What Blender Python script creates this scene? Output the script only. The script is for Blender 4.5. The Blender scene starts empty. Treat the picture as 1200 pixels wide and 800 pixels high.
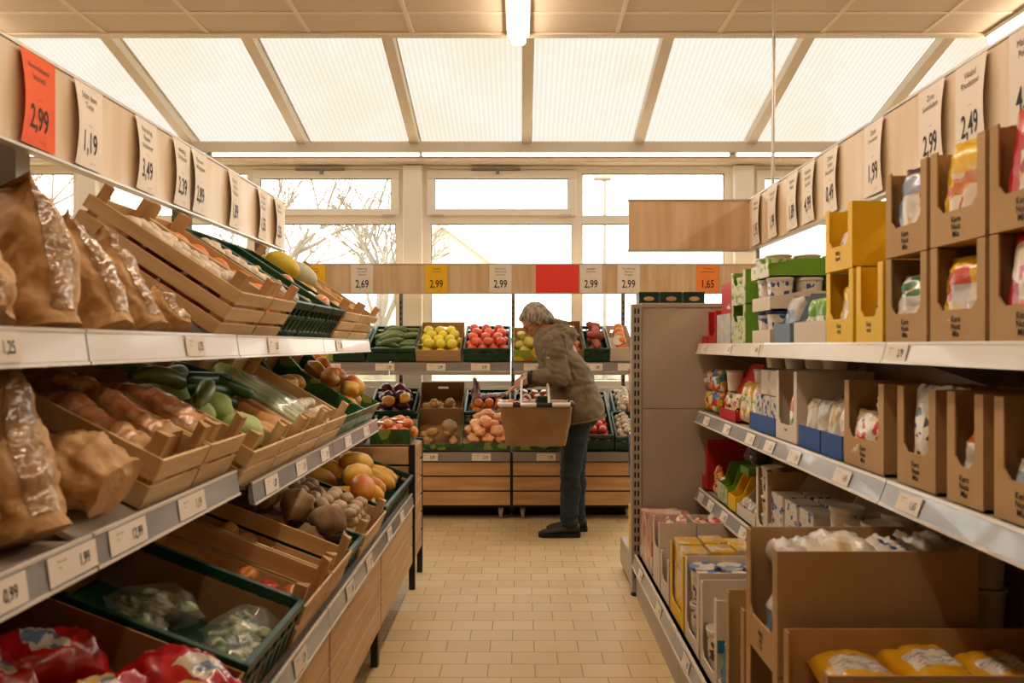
import bpy, bmesh, math, random
from mathutils import Vector, Matrix, noise
random.seed(7)
C = bpy.context.scene.collection
SC = bpy.context.scene
R = math.radians
PI = math.pi
# ------------------------------------------------------------------ camera, world, exposure
EYE = 1.38
FPX = 870.0
cam_d = bpy.data.cameras.new('camera'); cam = bpy.data.objects.new('camera', cam_d); C.objects.link(cam)
cam.location = (0, 0, EYE); cam.rotation_euler = (R(90), 0, 0)
cam_d.sensor_width = 36; cam_d.lens = FPX / 1200 * 36
cam_d.shift_x = -11 / 1200; cam_d.shift_y = 4 / 1200
cam_d.clip_start = .05; cam_d.clip_end = 300
cam_d.dof.use_dof = True; cam_d.dof.focus_distance = 5.2; cam_d.dof.aperture_fstop = 4.0
SC.camera = cam
SKY = 5.2
LAMP = 24.0
EXPO = 0.15
w = bpy.data.worlds.new('world'); SC.world = w; w.use_nodes = True
bg = w.node_tree.nodes['Background']; bg.inputs[0].default_value = (1, .965, .905, 1); bg.inputs[1].default_value = SKY
vs = SC.view_settings; SC.display_settings.display_device = 'sRGB'
vs.view_transform = 'Standard'; vs.look = 'None'; vs.exposure = EXPO; vs.gamma = 1; vs.use_curve_mapping = False
try:
    SC.cycles.use_denoising = True
    SC.cycles.max_bounces = 10; SC.cycles.diffuse_bounces = 5; SC.cycles.transparent_max_bounces = 12
    SC.cycles.caustics_reflective = False; SC.cycles.caustics_refractive = False
    SC.cycles.sample_clamp_indirect = 6
except Exception: pass

# ------------------------------------------------------------------ helpers: colour and material
def lin(h):
    h = h.lstrip('#'); v = [int(h[i:i+2], 16) / 255 for i in (0, 2, 4)]
    return tuple((c / 12.92 if c <= .04045 else ((c + .055) / 1.055) ** 2.4) for c in v) + (1,)
def mat(name, col, rough=.5, col2=None, scale=8, stretch=(1,1,1), ramp=(.35,.65), bump=0, bscale=None, metal=0, spec=.4, coat=0, rand=0, detail=3, alpha=1, col3=None, crumple=0, cscale=18):
    m = bpy.data.materials.new(name); m.use_nodes = True
    nt = m.node_tree; N = nt.nodes; L = nt.links; b = N['Principled BSDF']
    b.inputs['Roughness'].default_value = rough; b.inputs['Metallic'].default_value = metal
    b.inputs['Specular IOR Level'].default_value = spec; b.inputs['Coat Weight'].default_value = coat
    b.inputs['Base Color'].default_value = lin(col)
    out = None
    tc = N.new('ShaderNodeTexCoord'); mp = N.new('ShaderNodeMapping'); mp.inputs['Scale'].default_value = stretch
    L.new(tc.outputs['Object'], mp.inputs[0])
    if col2:
        n = N.new('ShaderNodeTexNoise'); n.inputs['Scale'].default_value = scale; n.inputs['Detail'].default_value = detail
        L.new(mp.outputs[0], n.inputs['Vector'])
        r = N.new('ShaderNodeValToRGB'); e = r.color_ramp.elements
        e[0].position = ramp[0]; e[0].color = lin(col); e[1].position = ramp[1]; e[1].color = lin(col2)
        if col3:
            x = e.new((ramp[0] + ramp[1]) / 2); x.color = lin(col3)
        if rand:
            oi = N.new('ShaderNodeObjectInfo'); ad = N.new('ShaderNodeVectorMath'); ad.operation = 'ADD'
            sc = N.new('ShaderNodeMath'); sc.operation = 'MULTIPLY'; sc.inputs[1].default_value = 37
            L.new(oi.outputs['Random'], sc.inputs[0]); L.new(mp.outputs[0], ad.inputs[0]); L.new(sc.outputs[0], ad.inputs[1]); L.new(ad.outputs[0], n.inputs['Vector'])
        L.new(n.outputs['Fac'], r.inputs[0]); out = r.outputs[0]
    if rand:
        oi = N.new('ShaderNodeObjectInfo'); hs = N.new('ShaderNodeHueSaturation')
        mr = N.new('ShaderNodeMapRange'); mr.inputs['To Min'].default_value = 1 - rand; mr.inputs['To Max'].default_value = 1 + rand
        L.new(oi.outputs['Random'], mr.inputs[0]); L.new(mr.outputs[0], hs.inputs['Value'])
        if out: L.new(out, hs.inputs['Color'])
        else: hs.inputs['Color'].default_value = lin(col)
        out = hs.outputs[0]
    if out: L.new(out, b.inputs['Base Color'])
    if crumple:
        nz = N.new('ShaderNodeTexNoise'); nz.inputs['Scale'].default_value = cscale * .6; nz.inputs['Detail'].default_value = 2; L.new(tc.outputs['Object'], nz.inputs['Vector'])
        mv = N.new('ShaderNodeVectorMath'); mv.operation = 'MULTIPLY_ADD'; mv.inputs[1].default_value = (.09, .09, .09); L.new(nz.outputs['Color'], mv.inputs[0]); L.new(tc.outputs['Object'], mv.inputs[2])
        vo = N.new('ShaderNodeTexVoronoi'); vo.feature = 'F1'; vo.inputs['Scale'].default_value = cscale; L.new(mv.outputs[0], vo.inputs['Vector'])
        v2 = N.new('ShaderNodeTexVoronoi'); v2.feature = 'F1'; v2.inputs['Scale'].default_value = cscale * 2.7; L.new(mv.outputs[0], v2.inputs['Vector'])
        sm = N.new('ShaderNodeMath'); sm.operation = 'MULTIPLY_ADD'; sm.inputs[1].default_value = .35; L.new(v2.outputs['Distance'], sm.inputs[0]); L.new(vo.outputs['Distance'], sm.inputs[2])
        bp = N.new('ShaderNodeBump'); bp.inputs['Strength'].default_value = crumple; bp.inputs['Distance'].default_value = .012
        L.new(sm.outputs[0], bp.inputs['Height']); L.new(bp.outputs[0], b.inputs['Normal'])
    if bump:
        n2 = N.new('ShaderNodeTexNoise'); n2.inputs['Scale'].default_value = bscale or scale; n2.inputs['Detail'].default_value = 4
        L.new(mp.outputs[0], n2.inputs['Vector'])
        bp = N.new('ShaderNodeBump'); bp.inputs['Strength'].default_value = bump; bp.inputs['Distance'].default_value = .01
        L.new(n2.outputs['Fac'], bp.inputs['Height']); L.new(bp.outputs[0], b.inputs['Normal'])
    return m
def emat(name, col, strength):
    m = bpy.data.materials.new(name); m.use_nodes = True; b = m.node_tree.nodes['Principled BSDF']
    b.inputs['Base Color'].default_value = lin(col); b.inputs['Emission Color'].default_value = lin(col); b.inputs['Emission Strength'].default_value = strength
    return m
def printed(name, cols, scale=14, rough=.35, coat=.2, stretch=(1,1,1)):
    """printed packaging: crisp patches of ink"""
    m = bpy.data.materials.new(name); m.use_nodes = True; nt = m.node_tree; N = nt.nodes; L = nt.links; b = N['Principled BSDF']
    b.inputs['Roughness'].default_value = rough; b.inputs['Coat Weight'].default_value = coat
    tc = N.new('ShaderNodeTexCoord'); mp = N.new('ShaderNodeMapping'); mp.inputs['Scale'].default_value = stretch
    v = N.new('ShaderNodeTexVoronoi'); v.inputs['Scale'].default_value = scale
    oi = N.new('ShaderNodeObjectInfo'); ad = N.new('ShaderNodeVectorMath'); ad.operation = 'ADD'
    L.new(tc.outputs['Object'], mp.inputs[0]); L.new(mp.outputs[0], ad.inputs[0]); L.new(oi.outputs['Random'], ad.inputs[1]); L.new(ad.outputs[0], v.inputs['Vector'])
    sp = N.new('ShaderNodeSeparateColor'); L.new(v.outputs['Color'], sp.inputs[0])
    r = N.new('ShaderNodeValToRGB'); r.color_ramp.interpolation = 'CONSTANT'; e = r.color_ramp.elements
    k = len(cols)
    e[0].position = 0; e[0].color = lin(cols[0]); e[1].position = 1 / k if k > 1 else 1; e[1].color = lin(cols[1 % k])
    for i in range(2, k):
        x = e.new(i / k); x.color = lin(cols[i])
    L.new(sp.outputs[0], r.inputs[0]); L.new(r.outputs[0], b.inputs['Base Color'])
    return m
def film(name, tint='#ffffff', clear=.75):
    m = bpy.data.materials.new(name); m.use_nodes = True; nt = m.node_tree; N = nt.nodes; L = nt.links
    N.remove(N['Principled BSDF']); o = N['Material Output']
    t = N.new('ShaderNodeBsdfTransparent'); g = N.new('ShaderNodeBsdfGlossy'); g.inputs['Roughness'].default_value = .12
    d = N.new('ShaderNodeBsdfDiffuse'); d.inputs[0].default_value = lin(tint)
    mx = N.new('ShaderNodeMixShader'); mx.inputs[0].default_value = .6; L.new(d.outputs[0], mx.inputs[2]); L.new(g.outputs[0], mx.inputs[1])
    m2 = N.new('ShaderNodeMixShader'); m2.inputs[0].default_value = clear
    L.new(mx.outputs[0], m2.inputs[1]); L.new(t.outputs[0], m2.inputs[2]); L.new(m2.outputs[0], o.inputs[0])
    return m

M = {}
M['pale_wood'] = mat('pale_wood', '#e4d0b2', .32, '#d8bd98', 5, (3, 3, .35), rand=.03)      # vertical grain board
M['pale_wood_back'] = mat('pale_wood_back', '#dcc09a', .5, '#cba67a', 5, (4, 4, .3))
M['plank'] = mat('plank', '#d3b186', .5, '#c29c6c', 6, (.35, .35, 4), rand=.05)
M['crate_wood'] = mat('crate_wood', '#dbbd8e', .62, '#c6a06a', 7, (.5, 3, 3), rand=.09, bump=.08, bscale=30)
M['crate_wood_end'] = mat('crate_wood_end', '#e2c596', .62, '#cfac78', 7, (3, .5, 3), rand=.09, bump=.08, bscale=30)
M['crate_post'] = mat('crate_post', '#cfa974', .65, '#b68d5a', 9, (3, 3, .5), rand=.08)
M['green_plastic'] = mat('green_plastic', '#123d26', .4, rand=.12, spec=.4)
M['green_print'] = printed('green_print', ['#1c5a33', '#2f6e2c', '#1c5a33', '#8aa04a', '#1d4a2c'], 16)
M['lime_print'] = printed('lime_print', ['#8fa63a', '#a9b94a', '#8fa63a', '#e3c22a', '#c9682c'], 14)
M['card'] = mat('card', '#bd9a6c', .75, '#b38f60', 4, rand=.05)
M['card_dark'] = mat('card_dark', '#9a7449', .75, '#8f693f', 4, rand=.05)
M['card_in'] = mat('card_in', '#a58257', .8, '#9a774d', 4)
M['kraft'] = mat('kraft', '#c79e6b', .55, '#b58a56', 9, rand=.05, crumple=.7, cscale=16, spec=.35)
M['film_bag'] = mat('film_bag', '#bf9d72', .14, '#8a6340', 9, spec=.9, coat=.6, crumple=.6, cscale=22)  # darker brown blend paints reflections into the film
M['film_roll'] = mat('film_roll', '#dba878', .25, '#ecd4b4', 10, (1, 1, 2), spec=.7, coat=.4, crumple=.4, cscale=20, col3='#c47c48')
M['shelf_white'] = mat('shelf_white', '#d9d0c2', .4)
M['shelf_grey'] = mat('shelf_grey', '#a89c8d', .45)
M['panel_grey'] = mat('panel_grey', '#b5a48f', .5, '#ad9c87', 3)
M['rail_clear'] = mat('rail_clear', '#8f8f92', .22, '#a3a2a2', 3, (3, 1, 3), spec=.6, coat=.4)
M['rail_white_sheen'] = mat('rail_white_sheen', '#ded5c8', .3, coat=.2)  # white lips; on the left top rail it paints in the lamp reflection
M['rail_back'] = mat('rail_back', '#8d837a', .4)
M['black_metal'] = mat('black_metal', '#221f1d', .45)
M['slot_black'] = mat('slot_black', '#12100f', .8)
M['steel'] = mat('steel', '#8a8176', .4, metal=.6)
M['castor_grey'] = mat('castor_grey', '#b5aea4', .4, metal=.3)
M['frame_white'] = mat('frame_white', '#f6efe2', .45)
M['wall_cream'] = mat('wall_cream', '#f1e8d8', .7)
M['fascia'] = mat('fascia', '#dccbb2', .5)
M['alu'] = mat('alu', '#c9bfb2', .35, metal=.5)
M['ink'] = mat('ink', '#2a241f', .7)
M['ink_grey'] = mat('ink_grey', '#5b5148', .8)
M['paper_white'] = mat('paper_white', '#ece0d0', .7)
M['paper_yellow'] = mat('paper_yellow', '#f2bd0a', .65)
M['paper_orange'] = mat('paper_orange', '#f0601f', .65)
M['paper_lorange'] = mat('paper_lorange', '#f58a3c', .65)
M['paper_red'] = mat('paper_red', '#ee3d2b', .6)
M['white_card'] = mat('white_card', '#d8c9b6', .65, rand=.04)
M['grey_card'] = mat('grey_card', '#b3a596', .7)
M['white_plastic'] = mat('white_plastic', '#e6dccd', .35, coat=.2)

# ------------------------------------------------------------------ helpers: mesh
class MB:
    def __init__(s): s.bm = bmesh.new()
    def box(s, lo, hi, mi=0, bev=0, T=None):
        c = [(a + b) / 2 for a, b in zip(lo, hi)]; d = [abs(b - a) for a, b in zip(lo, hi)]
        m = Matrix.Translation(c) @ Matrix.Diagonal((*d, 1))
        if T is not None: m = T @ m
        g = bmesh.ops.create_cube(s.bm, size=1, matrix=m)
        vs_ = g['verts']; es = {e for v in vs_ for e in v.link_edges}
        if mi:
            for f in {f for v in vs_ for f in v.link_faces}: f.material_index = mi
        if bev:
            bmesh.ops.bevel(s.bm, geom=list(es), offset=bev, segments=1, affect='EDGES', profile=.5)
        return s
    def face(s, pts, mi=0):
        f = s.bm.faces.new([s.bm.verts.new(p) for p in pts]); f.material_index = mi; return f
    def prism(s, poly, a, b, axis='y', mi=0, T=None):
        """poly of 2-D points extruded between a and b along an axis (other two axes in xyz order)"""
        def P(p, t):
            v = {'x': (t, p[0], p[1]), 'y': (p[0], t, p[1]), 'z': (p[0], p[1], t)}[axis]
            v = Vector(v); return T @ v if T is not None else v
        A = [s.bm.verts.new(P(p, a)) for p in poly]; B = [s.bm.verts.new(P(p, b)) for p in poly]
        fs = [s.bm.faces.new(A), s.bm.faces.new(B[::-1])]
        n = len(poly)
        for i in range(n): fs.append(s.bm.faces.new((A[i], B[i], B[(i+1) % n], A[(i+1) % n])))
        for f in fs: f.material_index = mi
        bmesh.ops.recalc_face_normals(s.bm, faces=fs)
        return s
    def loft(s, rings, mi=0, cap=True, close=True):
        V = [[s.bm.verts.new(p) for p in r] for r in rings]; n = len(rings[0]); fs = []
        for a, b in zip(V, V[1:]):
            for i in range(n if close else n - 1):
                fs.append(s.bm.faces.new((a[i], a[(i+1) % n], b[(i+1) % n], b[i])))
        if cap and close: fs += [s.bm.faces.new(V[0][::-1]), s.bm.faces.new(V[-1])]
        for f in fs: f.material_index = mi
        return fs
    def lathe(s, prof, n=20, mi=0, T=None):
        """prof of (radius, height) pairs, bottom to top"""
        rings = []
        for r, h in prof:
            ring = []
            for i in range(n):
                v = Vector((max(r, 1e-4) * math.cos(2*PI*i/n), max(r, 1e-4) * math.sin(2*PI*i/n), h))
                ring.append(T @ v if T is not None else v)
            rings.append(ring)
        s.loft(rings, mi); return s
    def tube(s, path, r, n=8, mi=0):
        path = [Vector(p) for p in path]; rs = r if isinstance(r, (list, tuple)) else [r] * len(path); rings = []
        for i, p in enumerate(path):
            d = (path[min(i+1, len(path)-1)] - path[max(i-1, 0)]).normalized()
            a = d.cross(Vector((0, 0, 1)) if abs(d.z) < .9 else Vector((1, 0, 0))).normalized(); b = d.cross(a)
            rings.append([p + (a * math.cos(2*PI*k/n) + b * math.sin(2*PI*k/n)) * rs[i] for k in range(n)])
        s.loft(rings, mi); return s
    def ell(s, c, r, rot=None, n=16, mi=0):
        m = Matrix.Translation(c) @ (rot.to_4x4() if rot is not None else Matrix()) @ Matrix.Diagonal((*r, 1))
        g = bmesh.ops.create_uvsphere(s.bm, u_segments=n, v_segments=max(6, n * 2 // 3), radius=1, matrix=m)
        for f in {f for v in g['verts'] for f in v.link_faces}: f.material_index = mi
        return s
    def cap(s, a, b, ra, rb, n=14):
        """tapered capsule"""
        a = Vector(a); b = Vector(b); s.tube([a, a.lerp(b, .5), b], [ra, (ra+rb)/2, rb], n)
        s.ell(a, (ra,)*3, n=n); s.ell(b, (rb,)*3, n=n); return s
    def warp(s, fn):
        for v in s.bm.verts: v.co = fn(v.co)
        return s
    def mesh(s, name, mats=(), smooth=None):
        bmesh.ops.recalc_face_normals(s.bm, faces=s.bm.faces)
        if smooth is not None:
            for f in s.bm.faces: f.smooth = True
            for e in s.bm.edges:
                if len(e.link_faces) == 2 and e.calc_face_angle(0) > R(smooth): e.smooth = False
        me = bpy.data.meshes.new(name); s.bm.to_mesh(me); s.bm.free()
        for m in (mats if isinstance(mats, (list, tuple)) else [mats]): me.materials.append(m)
        return me
CACHE = {}
def cached(key, fn):
    if key not in CACHE: CACHE[key] = fn()
    return CACHE[key]
def obj(name, me, parent=None, loc=None, mx=None, kind=None):
    o = bpy.data.objects.new(name, me); C.objects.link(o)
    if parent: o.parent = parent
    if mx is not None: o.matrix_local = mx
    if loc is not None: o.location = loc
    if kind: o['kind'] = kind
    return o
def tag(o, label, cat, group=None, kind=None):
    o['label'] = label; o['category'] = cat
    if group: o['group'] = group
    if kind: o['kind'] = kind
    return o
def thing(name, label, cat, mx=None, group=None, loc=None):
    o = bpy.data.objects.new(name, None); C.objects.link(o); o.empty_display_size = .05
    if mx is not None: o.matrix_world = mx
    if loc is not None: o.location = loc
    return tag(o, label, cat, group)
def dup(root, mx, label=None, group=None):
    r = root.copy(); C.objects.link(r); r.matrix_world = mx
    if label: r['label'] = label
    if group: r['group'] = group
    for ch in root.children:
        c = ch.copy(); C.objects.link(c); c.parent = r
        for g in ch.children:
            d = g.copy(); C.objects.link(d); d.parent = c
    return r
def frame(o, u, w_):
    """matrix with local x = u, local z = w, local y = w x u, at o"""
    u = Vector(u).normalized(); w_ = Vector(w_).normalized(); v = w_.cross(u)
    m = Matrix((u, v, w_)).transposed().to_4x4(); m.translation = Vector(o); return m
def X_(px, y): return (px - 611) / FPX * y
def Z_(py, y): return EYE - (py - 404) / FPX * y
def dR(px, X): return FPX * X / (px - 611)
def dL(px, X): return FPX * X / (611 - px)
TXT = {}
def text_geo(s, bold=0):
    k = (s, bold)
    if k not in TXT:
        cu = bpy.data.curves.new('t', 'FONT'); cu.body = s; cu.size = 1; cu.align_x = 'CENTER'; cu.align_y = 'CENTER'; cu.offset = bold; cu.resolution_u = 3
        o = bpy.data.objects.new('t', cu); me = o.to_mesh()
        TXT[k] = ([v.co.copy() for v in me.vertices], [tuple(p.vertices) for p in me.polygons])
        o.to_mesh_clear(); bpy.data.objects.remove(o); bpy.data.curves.remove(cu)
    return TXT[k]
def text_mesh(lines, mats, fn=None, name='price_text'):
    """lines of (string, size, x, y, x-squeeze, bold) laid on a sheet through fn(x, y) -> point"""
    vsx, fsx = [], []
    fn = fn or (lambda x, y: Vector((x, y, .0006)))
    for s_, size, x, y, sq, bold in lines:
        vv, ff = text_geo(s_, bold); b = len(vsx)
        vsx += [fn(x + v.x * size * sq, y + v.y * size) for v in vv]; fsx += [tuple(i + b for i in f) for f in ff]
    me = bpy.data.meshes.new(name); me.from_pydata(vsx, [], fsx); me.materials.append(mats); return me
# ------------------------------------------------------------------ the room
WALL_Y = 7.0; CEIL = 3.366; EDGE = 4.75
def floor_mat():
    m = bpy.data.materials.new('floor_tile'); m.use_nodes = True; nt = m.node_tree; N = nt.nodes; L = nt.links; b = N['Principled BSDF']
    tc = N.new('ShaderNodeTexCoord'); mp = N.new('ShaderNodeMapping'); mp.inputs['Location'].default_value = (.042, -.036, 0)
    L.new(tc.outputs['Object'], mp.inputs[0])
    br = N.new('ShaderNodeTexBrick'); br.offset = .5; br.squash = 1
    br.inputs['Scale'].default_value = 1; br.inputs['Brick Width'].default_value = .2; br.inputs['Row Height'].default_value = .127
    br.inputs['Mortar Size'].default_value = .0022; br.inputs['Mortar Smooth'].default_value = .2; br.inputs['Bias'].default_value = 0
    br.inputs['Color1'].default_value = lin('#dcc294'); br.inputs['Color2'].default_value = lin('#d1b585'); br.inputs['Mortar'].default_value = lin('#8b7659')
    L.new(mp.outputs[0], br.inputs['Vector'])
    n = N.new('ShaderNodeTexNoise'); n.inputs['Scale'].default_value = 1.3; n.inputs['Detail'].default_value = 5; L.new(tc.outputs['Object'], n.inputs['Vector'])
    mx = N.new('ShaderNodeMix'); mx.data_type = 'RGBA'; mx.blend_type = 'MULTIPLY'; mx.inputs[0].default_value = .35
    r = N.new('ShaderNodeValToRGB'); r.color_ramp.elements[0].position = .3; r.color_ramp.elements[0].color = lin('#dccdb8'); r.color_ramp.elements[1].position = .7; r.color_ramp.elements[1].color = (1, 1, 1, 1)
    L.new(n.outputs['Fac'], r.inputs[0]); L.new(br.outputs['Color'], mx.inputs[6]); L.new(r.outputs[0], mx.inputs[7]); L.new(mx.outputs[2], b.inputs['Base Color'])
    b.inputs['Roughness'].default_value = .42; b.inputs['Specular IOR Level'].default_value = .35
    bp = N.new('ShaderNodeBump'); bp.inputs['Strength'].default_value = .25; bp.inputs['Distance'].default_value = .003
    iv = N.new('ShaderNodeMath'); iv.operation = 'SUBTRACT'; iv.inputs[0].default_value = 1; L.new(br.outputs['Fac'], iv.inputs[1])
    L.new(iv.outputs[0], bp.inputs['Height']); L.new(bp.outputs[0], b.inputs['Normal'])
    return m
M['floor'] = floor_mat()
M['ceiling_tile'] = mat('ceiling_tile', '#d8c8b2', .85, '#d3c1a8', 60)
M['ceiling_bar'] = mat('ceiling_bar', '#e3d2ba', .5)
def poly_mat():
    m = bpy.data.materials.new('polycarbonate'); m.use_nodes = True; nt = m.node_tree; N = nt.nodes; L = nt.links
    N.remove(N['Principled BSDF']); o = N['Material Output']
    tc = N.new('ShaderNodeTexCoord')
    wv = N.new('ShaderNodeTexWave'); wv.wave_type = 'BANDS'; wv.bands_direction = 'X'; wv.inputs['Scale'].default_value = 7.5; wv.inputs['Distortion'].default_value = 0
    L.new(tc.outputs['Object'], wv.inputs['Vector'])
    n = N.new('ShaderNodeTexNoise'); n.inputs['Scale'].default_value = .9; L.new(tc.outputs['Object'], n.inputs['Vector'])
    r = N.new('ShaderNodeValToRGB'); e = r.color_ramp.elements; e[0].position = 0; e[0].color = (.402, .395, .376, 1); e[1].position = 1; e[1].color = (.430, .425, .412, 1)
    L.new(wv.outputs['Fac'], r.inputs[0])
    r2 = N.new('ShaderNodeValToRGB'); e = r2.color_ramp.elements; e[0].position = .35; e[0].color = (1, .975, .93, 1); e[1].position = .55; e[1].color = (1, 1, 1, 1)
    L.new(n.outputs['Fac'], r2.inputs[0])
    mx = N.new('ShaderNodeMix'); mx.data_type = 'RGBA'; mx.blend_type = 'MULTIPLY'; mx.inputs[0].default_value = 1
    L.new(r.outputs[0], mx.inputs[6]); L.new(r2.outputs[0], mx.inputs[7])
    t = N.new('ShaderNodeBsdfTranslucent'); L.new(mx.outputs[2], t.inputs[0]); L.new(t.outputs[0], o.inputs[0])
    return m
M['poly'] = poly_mat()
def glass_mat():
    m = bpy.data.materials.new('window_glass'); m.use_nodes = True; nt = m.node_tree; N = nt.nodes; L = nt.links
    N.remove(N['Principled BSDF']); o = N['Material Output']
    t = N.new('ShaderNodeBsdfTransparent'); t.inputs[0].default_value = (.94, .95, .93, 1)
    g = N.new('ShaderNodeBsdfGlossy'); g.inputs['Roughness'].default_value = .02
    mx = N.new('ShaderNodeMixShader'); mx.inputs[0].default_value = .06
    L.new(t.outputs[0], mx.inputs[1]); L.new(g.outputs[0], mx.inputs[2]); L.new(mx.outputs[0], o.inputs[0]); return m
M['glass'] = glass_mat()
M['wall_store'] = mat('wall_store', '#a8937a', .8)
def struct(name, mb, m, parent=None, smooth=None):
    return obj(name, mb.mesh(name, m, smooth), parent, kind=None if parent else 'structure')
struct('floor', MB().box((-7, -5, -.1), (7, 7.2, 0)), M['floor'])
struct('ceiling', MB().box((-7, -5, CEIL), (7, EDGE, CEIL + .12)), M['ceiling_tile'])
g = MB()
x = -.044 - 10 * .651
while x < 7:
    g.box((x - .013, -5, CEIL - .005), (x + .013, EDGE, CEIL + .002)); x += .651
y = 4.436
while y > -5:
    g.box((-7, y - .012, CEIL - .0045), (7, y + .012, CEIL + .002)); y -= .651
struct('trim_1', g, M['ceiling_bar'])
g = MB(); g.box((-7, EDGE, CEIL - .012), (7, EDGE + .03, 4.15)); g.box((-7, EDGE - .03, CEIL - .012), (7, EDGE, CEIL - .001))
struct('trim_2', g, M['fascia'])
struct('wall_left', MB().box((-7.15, -5, 0), (-7, 7.2, 4.3)), M['wall_store'])
struct('wall_right', MB().box((7, -5, 0), (7.15, 7.2, 4.3)), M['wall_store'])
struct('wall_front', MB().box((-7.15, -5.15, 0), (7.15, -5, 3.5)), M['wall_store'])
PIL = [-7.1, -4.07, -1.02, 2.085, 5.14, 7.1]
g = MB(); g.box((-7, WALL_Y, 0), (7, WALL_Y + .2, .98)); g.box((-7, WALL_Y, 3.04), (7, WALL_Y + .2, 3.27))
for p in PIL[1:-1]: g.box((p - .09, WALL_Y - .06, .0), (p + .09, WALL_Y + .2, 3.06), bev=.006)
struct('wall_back', g, M['frame_white'])
g = MB(); g.box((-7, WALL_Y - .10, 3.165), (7, WALL_Y + .1, 3.275), bev=.01); g.box((-7, WALL_Y - .05, 3.13), (7, WALL_Y, 3.165)); g.box((-7, WALL_Y - .14, 3.07), (7, WALL_Y, 3.135), bev=.008)
struct('trim_3', g, M['fascia'])
# windows: bays between pillars; column kinds O = with an opening upper sash, F = fixed upper light
def window(k, x0, x1, cols, split):
    root = bpy.data.objects.new(f'window_{k}', None); C.objects.link(root); root['kind'] = 'structure'; root.location = (0, WALL_Y, 0)
    fr = MB(); Y0, Y1 = .015, .085
    fr.box((x0, Y0, .98), (x0 + .075, Y1, 3.04)); fr.box((x1 - .075, Y0, .98), (x1, Y1, 3.04))
    fr.box((split - .048, Y0, .98), (split + .048, Y1, 3.04)); fr.box((x0 + .001, Y0 + .002, .98), (x1 - .001, Y1 - .002, 1.04)); fr.box((x0 + .001, Y0 + .002, 3.0), (x1 - .001, Y1 - .002, 3.039)); fr.box((x0 + .001, Y0 + .002, 2.525), (x1 - .001, Y1 - .002, 2.605))
    obj('window_frame', fr.mesh('window_frame', M['frame_white']), root)
    for kd, a, b in zip(cols, (x0 + .075, split + .048), (split - .048, x1 - .075)):
        obj('glass_pane', MB().box((a, .045, 1.04), (b, .051, 2.525)).mesh('glass_pane', M['glass']), root)
        gk = MB()
        for q in (a, b - .006): gk.box((q, .03, 1.042), (q + .006, .044, 2.516))
        gk.box((a, .03, 2.518), (b, .045, 2.525)); obj('glass_gasket', gk.mesh('glass_gasket', M['ink_grey']), root)
        if kd == 'O':
            s = MB(); a2, b2 = a - .035, b + .035
            s.box((a2, -.02, 2.60), (b2, .03, 2.66), bev=.005); s.box((a2, -.02, 2.945), (b2, .03, 3.02), bev=.005); s.box((a2, -.02, 2.66), (a2 + .075, .03, 2.945), bev=.005); s.box((b2 - .075, -.02, 2.66), (b2, .03, 2.945), bev=.005)
            sh = obj('window_sash', s.mesh('window_sash', M['frame_white']), root)
            obj('glass_pane', MB().box((a2 + .07, .0, 2.655), (b2 - .07, .006, 2.95)).mesh('glass_pane', M['glass']), root)
            gk = MB(); gk.box((a2 + .075, -.008, 2.937), (b2 - .075, 0, 2.945)); gk.box((a2 + .075, -.008, 2.66), (a2 + .081, 0, 2.945)); gk.box((b2 - .081, -.008, 2.66), (b2 - .075, 0, 2.945)); obj('glass_gasket', gk.mesh('glass_gasket', M['ink_grey']), root)
            for q in (a2 + .1, b2 - .1): obj('hinge', MB().box((q - .06, -.03, 2.585), (q + .06, -.018, 2.605), bev=.004).mesh('hinge', M['alu']), sh)
            cx = (a2 + b2) / 2
            h = MB(); h.box((cx - .28, -.035, 3.022), (cx + .18, -.012, 3.04)); h.box((cx - .05, -.04, 2.985), (cx - .02, -.02, 3.03)); obj('opener_arm', h.mesh('opener_arm', M['steel']), sh)
        else:
            obj('glass_pane', MB().box((a, .045, 2.605), (b, .051, 3.0)).mesh('glass_pane', M['glass']), root)
            gk = MB(); gk.box((a, .03, 2.992), (b, .045, 3.0)); gk.box((a, .03, 2.605), (a + .006, .045, 3.0)); gk.box((b - .006, .03, 2.605), (b, .045, 3.0)); obj('glass_gasket', gk.mesh('glass_gasket', M['ink_grey']), root)
kinds = ['FF', 'FO', 'OF', 'OF', 'FF']
for i in range(5):
    a, b = PIL[i] + .09, PIL[i + 1] - .09
    sp = (a + b) / 2 - (.0 if i != 2 else .005)
    window(i + 1, a, b, kinds[i], sp)
# skylight: sloping ribbed panels between rafters
SLOPE = math.atan(.294); S0 = Vector((0, WALL_Y + .05, 3.255))
def sky_pt(x, t, off=0): return Vector((x, S0.y - t * math.cos(SLOPE), S0.z + t * math.sin(SLOPE))) + Vector((0, math.sin(SLOPE), math.cos(SLOPE))) * off
sk = frame(S0, (1, 0, 0), (0, math.sin(SLOPE), math.cos(SLOPE)))
RX = [.048 + 1.046 * k for k in range(-7, 8)]
for k, x in enumerate(RX):
    if abs(x) < 7:
        o = struct('rafter', MB().box((x - .043, -2.6, -.02), (x + .043, .05, .07), bev=.004), M['fascia']); o.matrix_world = frame(S0 + Vector((0, 0, -.03)), (1, 0, 0), (0, math.sin(SLOPE), math.cos(SLOPE)))
        if x + 1.046 < 7.2:
            o = struct('skylight_panel', MB().box((x + .03, -2.6, .055), (min(x + 1.016, 7), .06, .059)), M['poly']); o.matrix_world = sk
            o = struct('glazing_bar', MB().box((x + .043, -2.6, .035), (x + .052, .05, .05)), M['alu']); o.matrix_world = sk
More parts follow.
